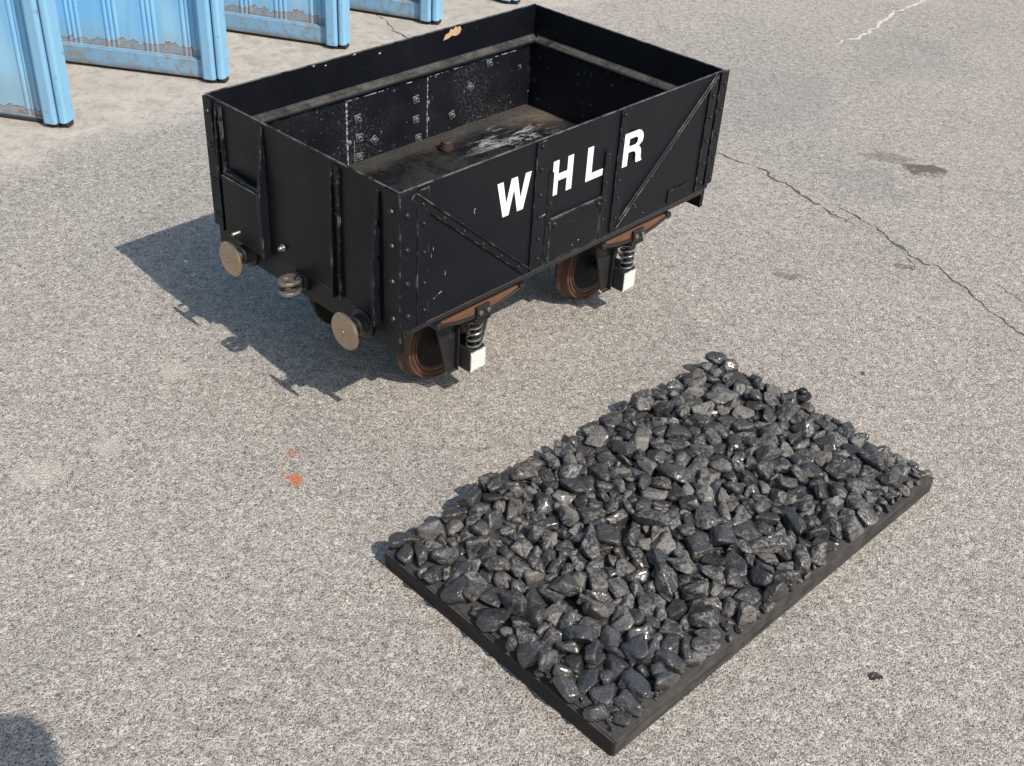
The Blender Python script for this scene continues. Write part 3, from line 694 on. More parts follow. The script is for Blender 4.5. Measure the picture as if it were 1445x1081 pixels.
def mat_coal():
    t = NT('house_coal'); P = t.tc.outputs['Object']
    oi = t.n('ShaderNodeObjectInfo'); g = t.n('ShaderNodeNewGeometry')
    rnd = t.math('FRACT', t.math('ADD', oi.outputs['Random'], g.outputs['Random Per Island']))
    rnd2 = t.math('FRACT', t.math('MULTIPLY', rnd, 7.31))
    wp = t.n('ShaderNodeNewGeometry').outputs['Position']
    n1 = t.noise(30, 5, .65, wp); n2 = t.noise(110, 5, .7, wp); n3 = t.noise(55, 3, .5, wp, 2.0)
    c = t.mix(n1, (.036, .035, .034), (.115, .110, .104))
    sx = t.n('ShaderNodeSeparateXYZ'); t.l(g.outputs['Normal'], sx.inputs[0])
    wrk = t.noise(34, 4, .62, wp, 2.2)
    dust = t.math('MULTIPLY', t.sstep(t.math('ADD', n1, t.math('MULTIPLY', rnd2, .35)), .38, .66), t.sstep(sx.outputs[2], -.2, .8, .35, 1))
    c = t.mix(t.math('MULTIPLY', dust, .8), c, t.mix(n2, (.128, .118, .105), (.245, .228, .203)))
    tar = t.sstep(t.vmath('DISTANCE', wp, (.205, 1.345, .06), out=1), .07, .18, 1, 0)
    gl = t.math('MAXIMUM', t.sstep(t.math('ADD', n3, t.math('MULTIPLY', rnd, .34)), .52, .70), tar)
    c = t.mix(t.math('MULTIPLY', gl, .8), c, (.018, .0178, .019))
    c = t.mix(t.sstep(t.math('ABSOLUTE', t.math('SUBTRACT', wrk, .5)), 0, .035, .55, 0), c, (.020, .019, .018))
    rough = t.math('SUBTRACT', t.sstep(n2, .3, .7, .50, .72), t.math('MULTIPLY', gl, .46))
    rough = t.math('MAXIMUM', t.math('SUBTRACT', rough, t.math('MULTIPLY', tar, .34)), .09)
    h = t.math('ADD', t.math('MULTIPLY', t.math('ABSOLUTE', t.math('SUBTRACT', wrk, .5)), 2.2), t.math('MULTIPLY', n2, .45))
    h = t.math('ADD', h, t.math('MULTIPLY', tar, t.math('MULTIPLY', t.noise(210, 3, .6, wp), 1.3)))
    t.b.inputs['Coat Roughness'].default_value = .10
    t.put(t.b.inputs['Coat Weight'], t.math('MAXIMUM', t.math('MULTIPLY', tar, 1.0), t.math('MULTIPLY', gl, .28)))
    return t.set(c, rough, 0, t.bump(h, .85, .0032), .55)
COAL = mat_coal()
NV = 28
ROCK = [rock_mesh('coal_lump', 100 + i, 4) for i in range(NV)]
ROCKS = [rock_mesh('coal_small', 100 + i, 3) for i in range(NV)]
for me in ROCK + ROCKS: me.materials.append(COAL)
DATA = "21,250,22,66,128,96,-10,6,-26;25,283,59,79,100,99,2,-12,0;12,223,168,52,93,12,1,-27,95;17,339,191,51,123,55,-21,-48,65;23,253,252,59,95,94,9,4,33;3,320,317,74,146,2,-22,-36,-91;6,250,380,62,93,57,-5,16,81;5,272,430,54,123,99,-9,4,10;27,328,470,30,105,86,49,-9,-9;5,228,538,52,104,32,2,10,-94;8,357,580,40,160,35,8,15,-92;6,111,601,72,42,92,14,8,-36;17,151,688,37,58,40,62,-62,-29;9,334,738,83,116,19,22,-42,-86;9,268,770,55,93,76,45,-12,-44;8,149,887,36,67,63,-8,1,77;13,90,837,78,37,84,54,-4,-7;4,93,902,22,39,6,19,95,-25;4,149,959,31,54,90,-24,4,37;22,293,58,116,100,19,9,-14,-97;3,123,154,121,54,78,30,-1,55;12,351,170,104,155,44,8,-20,-87;8,184,225,124,101,42,-51,75,1;5,253,258,101,115,48,-8,-5,87;14,157,310,119,58,41,-14,20,88;23,237,386,131,91,2,-3,3,100;12,283,437,99,117,90,29,5,31;2,354,482,69,117,44,70,55,13;2,265,503,113,107,31,5,-15,-94;12,319,570,77,132,70,38,15,58;17,271,621,93,104,36,5,3,-93;12,225,686,100,93,48,9,-40,-78;5,127,735,107,91,15,-12,82,-54;0,158,770,75,53,46,-78,43,-4;22,90,886,57,26,8,-79,-60,-1;19,105,867,68,31,29,-7,-22,93;2,302,918,104,112,65,-1,-5,-76;0,274,989,110,83,63,-6,-4,78;5,149,54,188,67,29,2,9,-95;2,284,120,161,106,27,5,2,96;26,286,155,152,103,13,12,-17,-97;23,289,214,180,109,97,7,-3,21;10,327,278,155,127,87,4,-4,-49;15,125,330,143,80,9,24,-58,77;12,239,366,158,99,93,-26,-11,23;23,277,399,159,99,49,-27,-10,83;5,359,466,202,163,84,-10,0,54;5,261,524,145,119,97,-9,3,21;15,355,566,155,117,79,3,15,-59;25,303,632,159,109,26,1,7,96;19,278,674,149,83,97,-23,-1,6;26,255,742,170,92,53,3,20,82;6,237,802,153,88,23,15,-7,-96;0,184,839,157,56,54,-2,7,-84;6,170,885,167,127,5,5,77,64;11,232,936,142,94,2,-23,11,-97;3,240,984,146,106,39,-8,-32,-86;14,336,56,214,90,99,4,-9,5;23,183,131,210,114,52,39,73,20;22,116,181,184,32,0,-55,83,-5;15,252,205,208,85,35,-11,4,93;13,266,250,192,81,24,94,18,13;2,248,314,189,96,99,-8,-6,-6;26,283,353,192,106,84,14,-8,-51;4,266,416,195,99,67,8,21,-71;6,213,431,226,81,42,-3,10,90;25,229,493,223,87,8,18,4,98;22,252,615,234,86,39,12,-15,-90;17,293,639,200,110,42,-14,26,-86;10,272,667,207,106,85,6,2,52;2,229,712,222,85,85,5,-2,52;16,94,775,168,39,28,1,8,96;19,301,856,222,99,44,4,-9,-89;6,251,881,194,141,2,86,37,34;5,135,942,198,61,31,-9,-7,94;22,306,1007,211,104,34,11,-13,-93;24,282,49,250,88,88,12,3,46;1,225,87,252,82,4,3,-6,-100;10,286,187,246,149,87,13,40,25;4,325,212,290,118,90,-24,4,36;27,173,274,246,56,86,43,-15,-22;11,307,309,251,110,78,-7,30,-54;25,248,354,267,89,69,4,6,72;0,95,424,256,29,22,-4,-6,97;16,277,479,274,117,3,-2,2,-100;20,99,554,273,31,23,62,70,29;19,167,567,276,52,67,-17,20,-69;12,333,648,260,138,84,-26,9,-47;4,248,683,282,92,79,4,22,-57;11,167,725,257,82,30,-62,5,72;19,107,742,259,32,93,-24,-6,28;11,281,838,260,113,61,10,-23,75;23,353,893,276,137,81,-40,27,34;8,273,962,278,96,22,-80,-53,18;16,270,990,252,114,60,2,1,-80;3,167,36,285,65,95,6,-6,-31;6,275,118,311,103,67,-3,15,72;10,352,154,301,137,68,5,3,73;7,251,223,322,92,22,10,-65,-72;2,296,278,293,119,92,36,9,15;17,272,303,281,105,29,34,-77,-45;11,261,356,328,106,86,0,-25,44;0,275,415,315,83,19,1,7,-98;2,116,490,348,52,12,-54,-80,24;21,310,550,329,93,2,-53,83,-20;23,280,585,326,100,95,-19,21,-15;16,288,635,312,122,34,1,-3,94;23,246,694,307,88,89,-14,25,-35;3,223,720,298,168,61,-5,-51,61;13,147,833,330,44,83,-51,7,-22;24,340,837,303,106,99,12,-4,-6;8,179,878,293,62,9,-84,-52,13;15,122,900,301,41,47,10,8,-87;26,265,1020,322,96,98,19,8,-2;15,343,36,321,117,29,-8,6,95;16,239,118,379,100,31,0,-7,-95;20,325,160,376,135,3,-17,30,-94;2,186,190,326,69,98,2,-5,-21;25,121,229,399,60,18,-56,81,2;21,332,310,354,170,15,-5,-11,98;15,166,365,348,56,46,10,1,-88;10,244,419,389,110,50,56,66,-4;0,259,464,371,78,91,-7,-1,42;20,348,513,354,123,46,-20,-15,85;13,284,570,359,86,3,4,-48,88;13,285,609,342,86,23,63,-72,-15;4,253,707,335,94,92,-2,22,-33;0,331,737,362,100,99,-6,1,15;3,278,777,353,108,35,-1,-10,-93;1,270,822,355,98,32,-1,6,95;21,298,910,359,88,17,-96,-22,-5;21,120,947,378,61,57,-4,11,-81;5,260,1018,357,118,76,-3,9,-64;18,286,69,443,112,97,-18,-13,11;25,227,106,411,82,54,-4,-2,-84;23,217,164,397,77,39,7,27,-87;11,274,201,416,98,3,-21,-22,95;23,293,263,406,104,70,-28,-2,66;17,171,310,443,64,32,-33,37,-81;5,288,365,401,131,0,-5,-8,100;15,218,404,412,99,35,-19,12,-91;9,210,456,409,73,88,45,12,-1;0,245,507,402,74,99,-7,2,10;19,173,546,381,56,83,4,-12,-54;24,256,628,411,80,6,4,12,99;26,122,674,403,44,42,14,-14,-89;16,161,748,386,68,98,-4,1,-19;27,156,810,401,51,63,29,-31,-65;15,277,833,414,92,96,-9,12,22;19,281,884,407,91,97,12,-5,22;15,289,927,402,96,65,-13,6,75;11,231,1021,472,86,0,-6,-100,1;0,287,32,474,98,15,-92,-22,28;21,179,115,469,53,16,-85,-49,0;16,122,161,452,55,47,17,-14,-86;14,127,183,439,54,7,68,-52,-51;13,148,242,462,45,23,92,27,15;14,247,291,461,66,81,7,-6,58;26,280,370,466,101,77,20,-5,-60;11,234,390,438,94,85,-21,-15,-46;12,120,458,456,63,67,-38,34,-53;4,153,497,424,56,76,-8,22,-61;22,227,553,466,107,68,-26,46,-51;15,167,666,462,55,87,1,15,-46;19,285,682,425,95,6,-2,6,100;4,122,760,485,64,27,-19,-93,-14;7,128,741,457,73,77,-28,-18,-54;25,135,856,475,48,59,11,-5,80;16,359,887,475,149,58,2,10,81;24,155,925,476,65,73,-1,25,63;14,242,989,478,65,61,5,-9,-79;21,141,22,498,46,9,6,-82,-56;14,228,114,493,61,99,10,0,9;18,222,151,514,87,92,-15,-16,33;3,185,214,471,77,96,15,-14,-18;0,309,262,502,93,27,1,7,-96;14,236,298,497,63,91,6,-7,40;25,165,358,496,88,74,42,-2,-53;17,253,411,527,92,80,-41,-33,30;18,149,501,517,59,96,-16,-14,19;4,231,484,528,110,41,-84,-34,14;8,232,620,520,114,32,59,70,25;9,121,632,507,53,60,-3,41,69;4,117,695,542,43,95,-17,16,-20;2,264,712,507,87,41,58,68,21;20,126,791,487,45,44,-22,-18,85;2,231,807,497,76,41,89,-6,-20;18,113,890,513,45,79,-22,2,-57;15,232,927,502,103,86,-18,11,-46;23,285,961,495,111,85,-36,32,22;19,220,27,550,66,57,-14,-19,79;6,324,103,564,121,27,15,-6,-95;25,272,162,576,96,15,-11,-4,-98;11,213,254,529,76,53,5,30,-79;19,279,257,561,83,95,-23,5,-19;10,308,314,563,120,68,3,-5,-73;17,254,366,546,98,77,2,5,63;23,344,388,582,123,9,-20,-20,95;5,308,472,563,140,83,-4,9,-55;20,217,543,524,68,36,89,-27,-7;22,289,577,572,99,95,17,2,-25;12,168,670,538,78,5,-98,14,-12;27,189,686,593,77,38,-83,0,-41;7,121,727,598,58,0,10,6,99;23,344,790,571,123,62,-28,-5,73;2,317,841,573,118,21,5,2,98;19,346,898,552,103,72,-18,-16,66;0,174,940,574,53,99,-7,2,13;3,288,1012,578,111,97,7,-6,-22;10,137,48,52,66,2,3,95,-31;3,352,115,55,136,73,9,2,68;21,153,142,88,114,57,-2,81,-16;9,298,231,33,112,51,6,24,82;22,261,298,46,90,94,19,0,-28;6,257,326,100,183,1,15,80,58;2,144,355,22,54,43,-2,-5,-90;27,94,357,40,38,44,-13,-77,44;0,211,406,30,71,45,-70,54,-11;19,255,514,82,97,41,26,13,86;9,297,614,31,140,40,-18,85,-29;23,271,628,65,103,60,8,3,79;13,345,673,67,140,83,53,-9,-14;6,336,738,32,125,60,16,0,-78;3,286,808,70,111,46,0,-9,-88;17,147,832,60,54,64,-29,-44,56;3,141,910,36,55,70,8,3,71;2,323,935,59,120,99,3,-5,-15;27,102,984,21,33,2,4,45,89;8,326,22,125,166,62,22,-9,-75;6,290,116,104,108,39,-8,14,91;15,215,135,126,165,51,-18,-82,21;20,212,217,105,75,11,-13,-21,96;23,253,244,133,96,83,3,-7,-56;20,160,323,128,56,93,-19,16,-26;2,276,363,93,103,38,5,1,92;8,257,392,106,128,10,11,-54,-83;22,320,476,119,110,56,15,-12,-80;3,93,544,76,44,32,95,4,3;18,283,544,96,126,90,-9,11,42;13,221,623,123,90,17,11,-53,-83;16,145,708,93,60,26,7,-8,-96;14,292,714,121,78,97,1,-9,-22;21,264,781,99,135,14,-5,-11,98;12,281,852,95,116,4,3,-27,96;16,248,886,88,103,82,5,9,56;4,355,950,111,165,48,-27,56,-61;15,96,967,99,32,97,-7,11,20;7,250,41,156,143,46,21,-27,82;25,274,73,158,97,44,-11,-8,-89;3,328,118,190,165,12,37,48,79;21,286,200,128,111,15,11,89,41;4,124,238,211,51,0,43,87,-24;13,232,305,148,95,74,39,-26,-48;20,91,310,129,105,94,-5,-32,-6;16,271,386,177,249,63,-17,-1,-76;18,258,457,156,124,69,-19,9,69;14,272,519,128,241,39,18,20,88;6,235,603,140,102,0,-18,-2,-98;19,98,601,163,30,24,-4,-21,95;12,275,688,176,149,75,-17,-53,-35;2,277,710,168,91,40,56,69,22;12,261,778,132,108,82,41,6,40;18,133,861,113,77,79,-40,13,-45;24,314,899,138,98,90,10,-8,-41;7,222,930,175,83,2,40,88,-25;12,250,992,179,104,94,32,-8,-3;26,281,81,191,153,13,-28,-82,47;9,288,121,226,140,30,-8,77,-56;15,258,156,199,89,90,-2,5,-43;3,274,177,208,235,25,52,42,70;15,273,265,222,118,18,7,-15,97;15,214,324,217,71,46,9,12,-87;20,93,378,227,35,92,39,3,10;23,147,422,164,36,2,3,-99,-12;20,130,473,238,47,54,16,16,81;26,320,520,195,115,41,0,21,89;3,213,612,201,96,62,40,10,66;10,119,645,233,71,69,-54,45,-16;1,122,694,231,44,96,6,1,-28;13,282,747,222,115,88,47,-1,0;27,99,829,234,32,10,2,-45,-88;16,282,823,192,117,83,3,9,54;14,144,877,226,43,57,28,-29,-71;17,95,946,176,26,28,-75,-59,9;13,344,965,216,103,53,-26,-44,67;15,275,26,219,147,27,-31,-5,91;0,96,97,197,29,64,-6,-3,76;3,285,125,263,110,3,-4,-8,-100;15,320,248,262,161,52,-6,26,-81;24,180,277,269,58,93,15,-7,-32;5,182,331,290,103,1,82,-25,-51;27,151,326,271,61,35,-82,8,-45;9,324,438,272,113,86,47,2,-19;23,257,453,245,133,77,12,41,48;13,259,517,273,77,50,-25,-45,70;5,281,551,251,96,8,84,50,21;27,332,585,272,152,31,44,38,75;5,282,699,256,174,51,-17,38,-75;11,260,744,282,105,62,10,-23,74;4,351,799,282,146,95,-31,2,-1;14,161,818,247,43,50,6,8,86;23,183,862,276,69,96,7,-4,-25;10,316,932,284,142,48,32,81,12;10,171,1020,270,63,11,-26,96,0;10,245,61,288,124,87,2,32,39;3,275,86,275,144,75,-2,-46,-47;25,132,177,317,65,51,1,34,79;2,256,212,340,116,25,-25,61,71;20,106,282,313,40,21,10,27,93;14,162,298,320,48,84,-3,-6,54;6,231,386,276,86,92,4,15,36;17,336,445,302,129,100,-1,5,4;1,221,503,322,80,92,6,0,-39;17,219,513,296,80,2,-17,49,-85;16,355,585,352,296,8,-97,23,10;23,275,608,254,119,21,-5,96,-15;1,182,672,317,51,19,95,-23,-4;21,157,729,333,80,70,-6,10,-70;21,229,789,311,117,99,-11,4,-6;12,135,824,275,55,39,8,-29,-87;20,139,867,305,50,75,-27,-8,60;8,256,958,310,128,82,53,14,15;23,291,999,289,110,14,-3,-7,-99;15,298,69,366,99,90,-12,10,41;0,169,129,356,51,6,2,7,-100;23,134,148,333,33,12,95,-29,-2;26,217,207,388,86,7,-16,18,97;24,278,266,364,87,39,8,10,91;1,265,321,384,96,99,5,3,14;17,100,340,342,36,84,-47,-24,16;21,355,396,349,115,56,82,-6,1;27,172,472,391,86,99,-6,-6,-7;0,273,518,384,225,21,-12,-5,-97;22,291,580,389,99,30,11,-13,-94;22,353,651,352,96,0,-8,-100,1;4,284,696,373,140,34,-63,57,-39;20,287,744,384,258,73,-37,-28,51;18,146,755,398,164,84,13,-14,-51;23,259,880,359,64,6,61,78,11;24,149,942,363,89,52,-75,-36,-18;9,359,948,338,168,23,11,89,-39;10,292,985,353,159,6,42,-20,-88;24,337,31,414,105,97,12,-5,-20;22,257,75,409,119,10,-81,57,12;17,258,140,409,110,66,-25,-16,69;9,261,238,384,133,47,-70,33,43;7,221,217,444,81,7,-48,-84,24;14,227,314,423,67,78,29,24,51;0,173,350,380,181,12,-17,-51,83;19,210,344,448,63,7,-1,23,-97;22,233,478,422,110,63,-50,-17,57;15,170,509,417,129,88,-35,33,-4;24,277,539,424,86,46,3,-12,-88;26,314,606,432,143,20,61,74,-18;6,285,717,405,109,89,-1,9,46;0,262,749,424,79,76,-3,5,-64;4,337,787,404,123,89,-14,20,-39;1,358,820,465,165,97,19,-13,-11;4,163,890,375,87,69,-60,35,18;11,138,910,380,56,52,13,-22,82;21,165,958,412,84,74,-6,10,-66;4,308,73,490,126,24,-90,37,2;18,257,136,444,101,97,-18,-12,7;21,308,145,479,91,11,-18,-97,13;1,180,195,454,50,15,72,-66,-13;4,122,250,482,119,94,-10,6,-31;2,119,279,479,39,1,35,-82,-46;4,328,325,476,121,53,-2,25,-81;15,266,437,467,91,61,9,3,-79;8,326,476,463,125,40,-52,56,-51;19,149,538,454,56,5,84,54,-1;24,96,569,462,34,28,-68,-67,1;4,345,619,479,128,17,18,13,-96;5,317,712,459,144,39,-8,-6,92;7,273,740,490,109,34,-71,61,-13;9,108,763,472,40,88,45,-1,-15;22,159,841,452,55,87,14,13,45;26,166,864,451,57,34,-86,31,-22;16,225,959,438,93,36,-1,10,93;8,174,978,459,87,74,51,-21,-38;2,257,75,532,96,78,0,-5,-62;23,219,97,529,109,57,35,-12,-73;5,237,179,503,153,95,19,16,20;8,117,193,531,52,51,-8,0,85;22,136,260,474,46,62,5,16,76;19,222,325,521,72,87,5,-12,-48;14,163,344,509,69,3,64,-56,-52;18,227,391,541,65,15,75,62,19;2,346,451,525,114,7,45,-76,-46;18,265,526,495,76,10,57,79,22;7,275,582,521,103,12,-4,94,-31;21,107,662,535,152,45,52,17,70;14,334,662,507,90,94,6,-7,32;24,118,761,522,41,10,-87,41,-26;22,132,840,545,36,2,-99,16,-1;22,290,832,511,99,78,16,-4,-60;0,288,865,524,96,46,-76,46,-3;25,104,957,561,37,36,12,-2,93;7,276,1009,539,101,71,57,-27,-31;17,158,82,591,61,89,3,5,45;10,110,77,558,55,90,-1,-16,-40;7,225,178,531,114,94,22,-24,-4;11,283,213,547,114,61,-25,-5,-75;27,177,286,551,73,53,-35,-71,31;0,95,336,591,33,27,-47,83,-14;17,127,341,548,47,96,-25,-4,8;16,251,424,506,237,24,-14,95,17;14,184,445,587,49,19,3,10,98;8,259,502,580,127,28,75,-52,-29;21,285,553,549,84,9,-86,47,-15;25,102,601,506,52,59,-74,2,33;6,169,692,519,64,69,11,3,-72;16,332,738,574,140,9,-1,-2,100;20,226,766,544,82,87,17,-14,-44;9,278,812,547,131,24,-82,-29,44;2,176,889,592,58,45,87,20,-7;7,251,971,579,92,25,-94,23,0;0,211,972,546,73,25,-96,2,9;24,214,48,30,67,30,1,-13,-94;0,285,77,37,95,43,-64,61,-16;16,287,154,25,207,34,77,35,-42;23,277,192,88,97,12,1,99,-2;19,275,273,32,103,14,12,7,-98;16,151,290,91,86,4,-8,32,-94;2,111,326,20,41,13,-4,-4,-99;12,270,384,30,136,70,40,-46,37;15,149,507,21,114,27,32,53,74;15,127,544,26,42,90,-12,10,42;22,119,560,16,66,7,4,-76,64;18,257,658,42,109,67,-10,4,74;24,100,679,39,53,88,8,42,22;7,277,706,53,108,35,71,58,20;19,276,794,31,84,16,-3,24,-96;3,161,852,60,70,33,23,15,90;10,132,902,54,49,10,-61,78,5;15,231,990,65,76,4,14,7,-99;16,149,1022,56,62,5,-60,78,-15;27,228,86,98,93,48,70,38,38;20,260,100,135,103,91,-42,-1,5;25,229,144,68,123,87,28,32,26;3,254,226,79,98,15,-3,-8,-98;3,268,293,122,148,10,96,-20,18;1,140,285,104,51,15,3,-5,-99;6,347,356,124,233,21,79,47,-32;23,266,408,86,95,96,-23,16,7;27,181,447,138,58,66,31,-33,-60;22,288,517,39,135,17,36,86,33;4,287,592,107,123,28,-93,23,2;8,340,657,108,129,33,-41,67,-53;26,259,708,132,204,83,-16,24,47;27,250,734,143,104,33,-90,11,-28;20,327,819,110,103,17,35,-86,-33;21,336,868,147,100,4,-69,70,-17;1,158,899,109,107,27,75,49,-35;1,162,960,76,59,78,6,-1,-62;14,250,1020,88,66,19,-58,-78,12;6,282,29,184,222,24,-35,79,43;1,281,103,148,247,21,96,17,9;2,308,194,157,139,22,16,95,16;4,238,233,154,154,28,90,29,15;21,188,268,133,130,33,-47,77,26;22,359,332,172,193,12,-50,83,20;1,116,348,153,62,45,-11,64,61;15,283,424,128,144,21,-67,-71,6;19,96,413,146,36,5,87,50,-1;11,340,507,174,267,33,2,20,-92;8,266,576,191,101,3,-3,78,-62;1,169,654,156,220,65,-20,14,-72;20,251,641,182,217,100,4,-2,-7;8,319,751,194,111,16,-97,18,2;7,327,786,190,193,55,-17,-74,35;10,140,845,115,64,59,-40,39,-58;14,265,908,170,78,78,34,-18,-50;26,289,962,170,104,87,13,16,44;14,265,1016,129,70,20,-97,4,-9;6,116,17,188,43,93,14,9,-32;26,139,108,179,52,12,97,14,-16;13,190,156,230,57,10,-13,50,-85;25,94,140,220,42,63,-8,-13,76;24,236,281,198,130,69,50,11,52;4,237,303,213,196,23,-88,33,-23;14,169,382,202,45,99,7,-7,-1;25,317,367,220,212,71,20,0,67;5,219,465,232,286,26,30,-91,12;9,354,520,235,164,67,-5,1,74;20,311,577,222,112,87,22,6,44;18,183,661,229,162,37,16,78,-48;19,186,682,231,111,4,-86,-37,-35;14,230,715,199,62,7,-7,-8,-99;16,259,792,238,109,72,5,2,69;6,118,818,225,66,18,-76,62,-13;3,309,921,215,132,15,88,45,1;27,246,897,220,79,65,36,28,61;27,170,987,223,119,42,69,-38,45;11,226,22,260,145,72,-43,-45,-31;21,234,94,226,76,19,35,75,53;10,315,181,277,305,0,-88,45,17;22,261,221,239,93,22,89,-40,-5;12,148,276,256,175,86,3,-6,51;11,185,334,241,133,10,-74,18,-64;22,236,359,236,81,93,16,11,33;26,348,402,243,132,23,-11,20,95;8,275,484,313,115,61,-66,41,-14;1,286,498,252,139,64,67,25,28;11,187,550,203,165,7,-78,-8,-62;23,300,628,282,113,29,-95,-5,-5;2,108,693,201,36,6,-23,86,45;6,289,746,246,182,59,36,36,-63;20,166,767,262,59,12,7,24,-96;8,216,822,222,199,36,-77,-47,24;4,253,882,254,104,3,33,91,-24;3,217,944,249,101,27,95,-16,-4;8,181,1027,246,81,80,1,8,-59;4,356,80,314,175,29,-47,64,-53;9,236,122,343,112,49,-76,42,13;22,229,162,345,148,75,64,3,-19;26,263,244,343,144,30,1,-32,90;15,256,250,311,149,7,-93,25,26;8,254,315,316,114,59,-8,1,80;19,325,337,322,246,34,7,-3,94;1,330,382,300,137,47,86,12,16;4,307,456,337,151,2,4,-76,65;11,272,537,286,149,36,-59,72,2;2,286,570,308,123,58,64,-6,-50;17,273,599,300,106,23,-52,-82,0;21,128,659,292,50,8,-5,90,43;16,251,678,316,255,88,-3,15,44;20,159,762,326,60,93,-17,1,-32;23,287,810,331,109,33,67,-66,10;4,293,883,323,115,87,-29,22,-33;7,249,916,323,92,25,-94,23,-1;20,246,985,318,87,74,-11,22,-63;11,279,54,387,213,70,-15,8,-70;7,189,99,343,88,88,4,16,-45;19,255,189,360,156,26,-88,-33,23;7,254,222,362,93,78,63,3,6;0,279,286,330,128,28,31,87,-25;26,249,292,398,114,95,11,29,2;4,266,348,364,141,15,43,82,-33;15,249,433,354,220,59,-19,61,-49;8,177,483,362,89,48,64,52,30;19,268,539,357,229,54,-5,13,83;14,232,613,380,145,67,12,-53,-51;3,127,622,373,66,63,32,-56,-43;26,104,683,337,35,31,-68,-65,16;2,276,740,308,132,10,-11,97,-19;17,179,747,339,95,41,-11,90,-11;5,134,806,376,73,8,86,-32,-40;1,152,874,382,76,66,-6,48,58;22,260,970,392,144,82,3,-12,56;12,168,963,362,96,48,62,-36,50;1,130,44,457,94,15,-39,90,6;4,285,119,406,272,35,-13,5,93;8,241,168,428,91,49,-62,-48,37;23,210,175,463,75,48,-27,-10,83;0,124,238,407,38,35,-5,-5,93;5,288,332,418,181,87,11,18,46;21,98,364,429,29,17,-87,-47,-1;23,279,433,416,116,56,-29,50,-59;14,290,441,383,101,3,88,46,7;8,129,528,466,106,40,1,89,-23;2,345,569,414,171,15,59,-77,-19;19,231,646,388,116,79,26,-1,-56;20,274,670,385,141,89,10,-32,-32;9,119,769,433,58,88,28,30,-24;8,227,756,461,147,92,19,30,-19;10,322,837,378,120,2,8,-99,7;2,219,852,438,104,25,41,85,22;12,212,948,418,203,47,17,-2,87;24,320,1003,401,100,93,13,1,34;20,166,58,469,52,13,27,-89,-35;12,213,103,443,88,66,-16,-23,69;7,107,173,484,40,2,-37,-87,34;26,150,234,481,54,62,19,-8,-75;12,315,240,422,158,68,-18,-59,-39;8,279,280,432,106,18,-23,-75,59;15,92,347,487,60,45,-45,48,-61;3,156,416,441,63,4,89,-45,-4;2,252,451,437,104,22,41,63,62;12,289,510,445,119,17,20,36,89;17,161,566,441,60,59,-17,19,-76;2,282,586,457,93,46,84,27,-3;14,360,644,441,142,1,90,-40,-15;3,221,772,486,179,86,48,-6,14;0,312,783,456,95,57,-6,-4,82;5,128,839,478,63,68,2,4,-73;24,259,887,437,153,8,17,-78,60;2,294,947,465,149,27,-10,60,-74;3,214,1003,445,99,17,31,22,91;20,322,46,532,120,50,20,-33,-77;22,146,64,516,50,87,17,-2,-46;19,95,126,512,106,1,36,-48,80;21,263,219,519,85,7,3,-82,-56;21,246,275,574,194,4,100,-2,5;10,161,350,531,73,55,-39,43,-60;2,266,371,509,120,2,-22,-94,27;27,105,395,505,43,19,-77,31,-52;21,160,464,498,47,4,30,-94,17;2,254,501,482,84,31,32,83,33;2,357,574,490,143,66,23,28,66;11,273,642,540,120,9,-49,-86,10;3,230,688,487,89,3,-4,-8,-100;9,340,746,530,146,48,-7,41,77;0,242,766,500,73,8,2,6,-99;6,250,795,521,163,1,63,40,-67;20,137,856,502,48,91,-25,2,34;20,247,937,532,89,44,14,17,87;13,276,973,520,84,10,8,-96,-26;0,335,50,579,125,95,6,-9,-28;19,178,115,520,58,58,10,7,80;16,246,138,544,123,3,57,-73,37;9,348,222,584,121,7,-9,46,88;18,275,278,593,142,5,1,-76,-65;10,296,298,533,176,87,-46,8,17;26,182,344,572,68,88,14,6,45;21,328,401,470,108,2,-71,-70,-5;8,278,432,559,125,64,3,8,-76;16,327,354,564,256,8,-92,-35,14;19,345,636,579,128,4,20,98,3;7,298,676,563,109,20,10,-63,-74"
rows = [[int(x) for x in r.split(',')] for r in DATA.split(';')]
rows.sort(key=lambda r: -r[1])
TM = Matrix.LocRotScale(Vector((BX, BY, BTOP)), Euler((0, 0, BYAW)), None)
COALGROUP = 'coal lumps bedded on the black board'
rest = bmesh.new(); count = 0
def lump_mat(r):
    q = Quaternion([x / 100 for x in r[5:9]]).normalized()
    return TM @ Matrix.LocRotScale(Vector((.008 + (r[2] / 1e3 - .022) * 1.018, .016 + (r[3] / 1e3 - .025) * 1.022, min(r[4] / 1e4, .018 + (r[4] / 1e4 - .018) * .8) * 1.12 + .0045)), q, Vector((r[1] / 1e4,) * 3))
big = rows[:300]; small = rows[300:]
for r in big:
    o = bpy.data.objects.new('coal_lump', ROCK[r[0]]); COL.objects.link(o); o.matrix_world = lump_mat(r)
    tag(o, 'dark grey angular coal lump bedded among others on the black board', 'coal', COALGROUP)
def special(label, seed, ax, x, y, z, rot, taper=0):
    me = rock_mesh('coal_lump', seed, 4); me.materials.append(COAL)
    for v in me.vertices:
        k = 1 - taper * (v.co.x * .5 + .5); v.co = Vector((v.co.x * ax[0], v.co.y * ax[1] * k, v.co.z * ax[2] * k))
    o = bpy.data.objects.new('coal_lump', me); COL.objects.link(o); o.matrix_world = TM @ Matrix.LocRotScale(Vector((x, y, z)), Euler([math.radians(a) for a in rot]), None)
    tag(o, label, 'coal')
special('large dull triangular coal lump with a pointed end, left of the middle of the bed', 501, (.052, .055, .040), .285, .325, .036, (0, -12, 48), .75)
special('large smooth bluish coal lump, rounded, in the middle of the bed', 502, (.042, .046, .050), .433, .294, .036, (20, 5, 100))
special('long flat coal slab lying near the right edge of the board', 503, (.058, .030, .026), .545, .095, .038, (8, -6, -40))
R = random.Random(21)
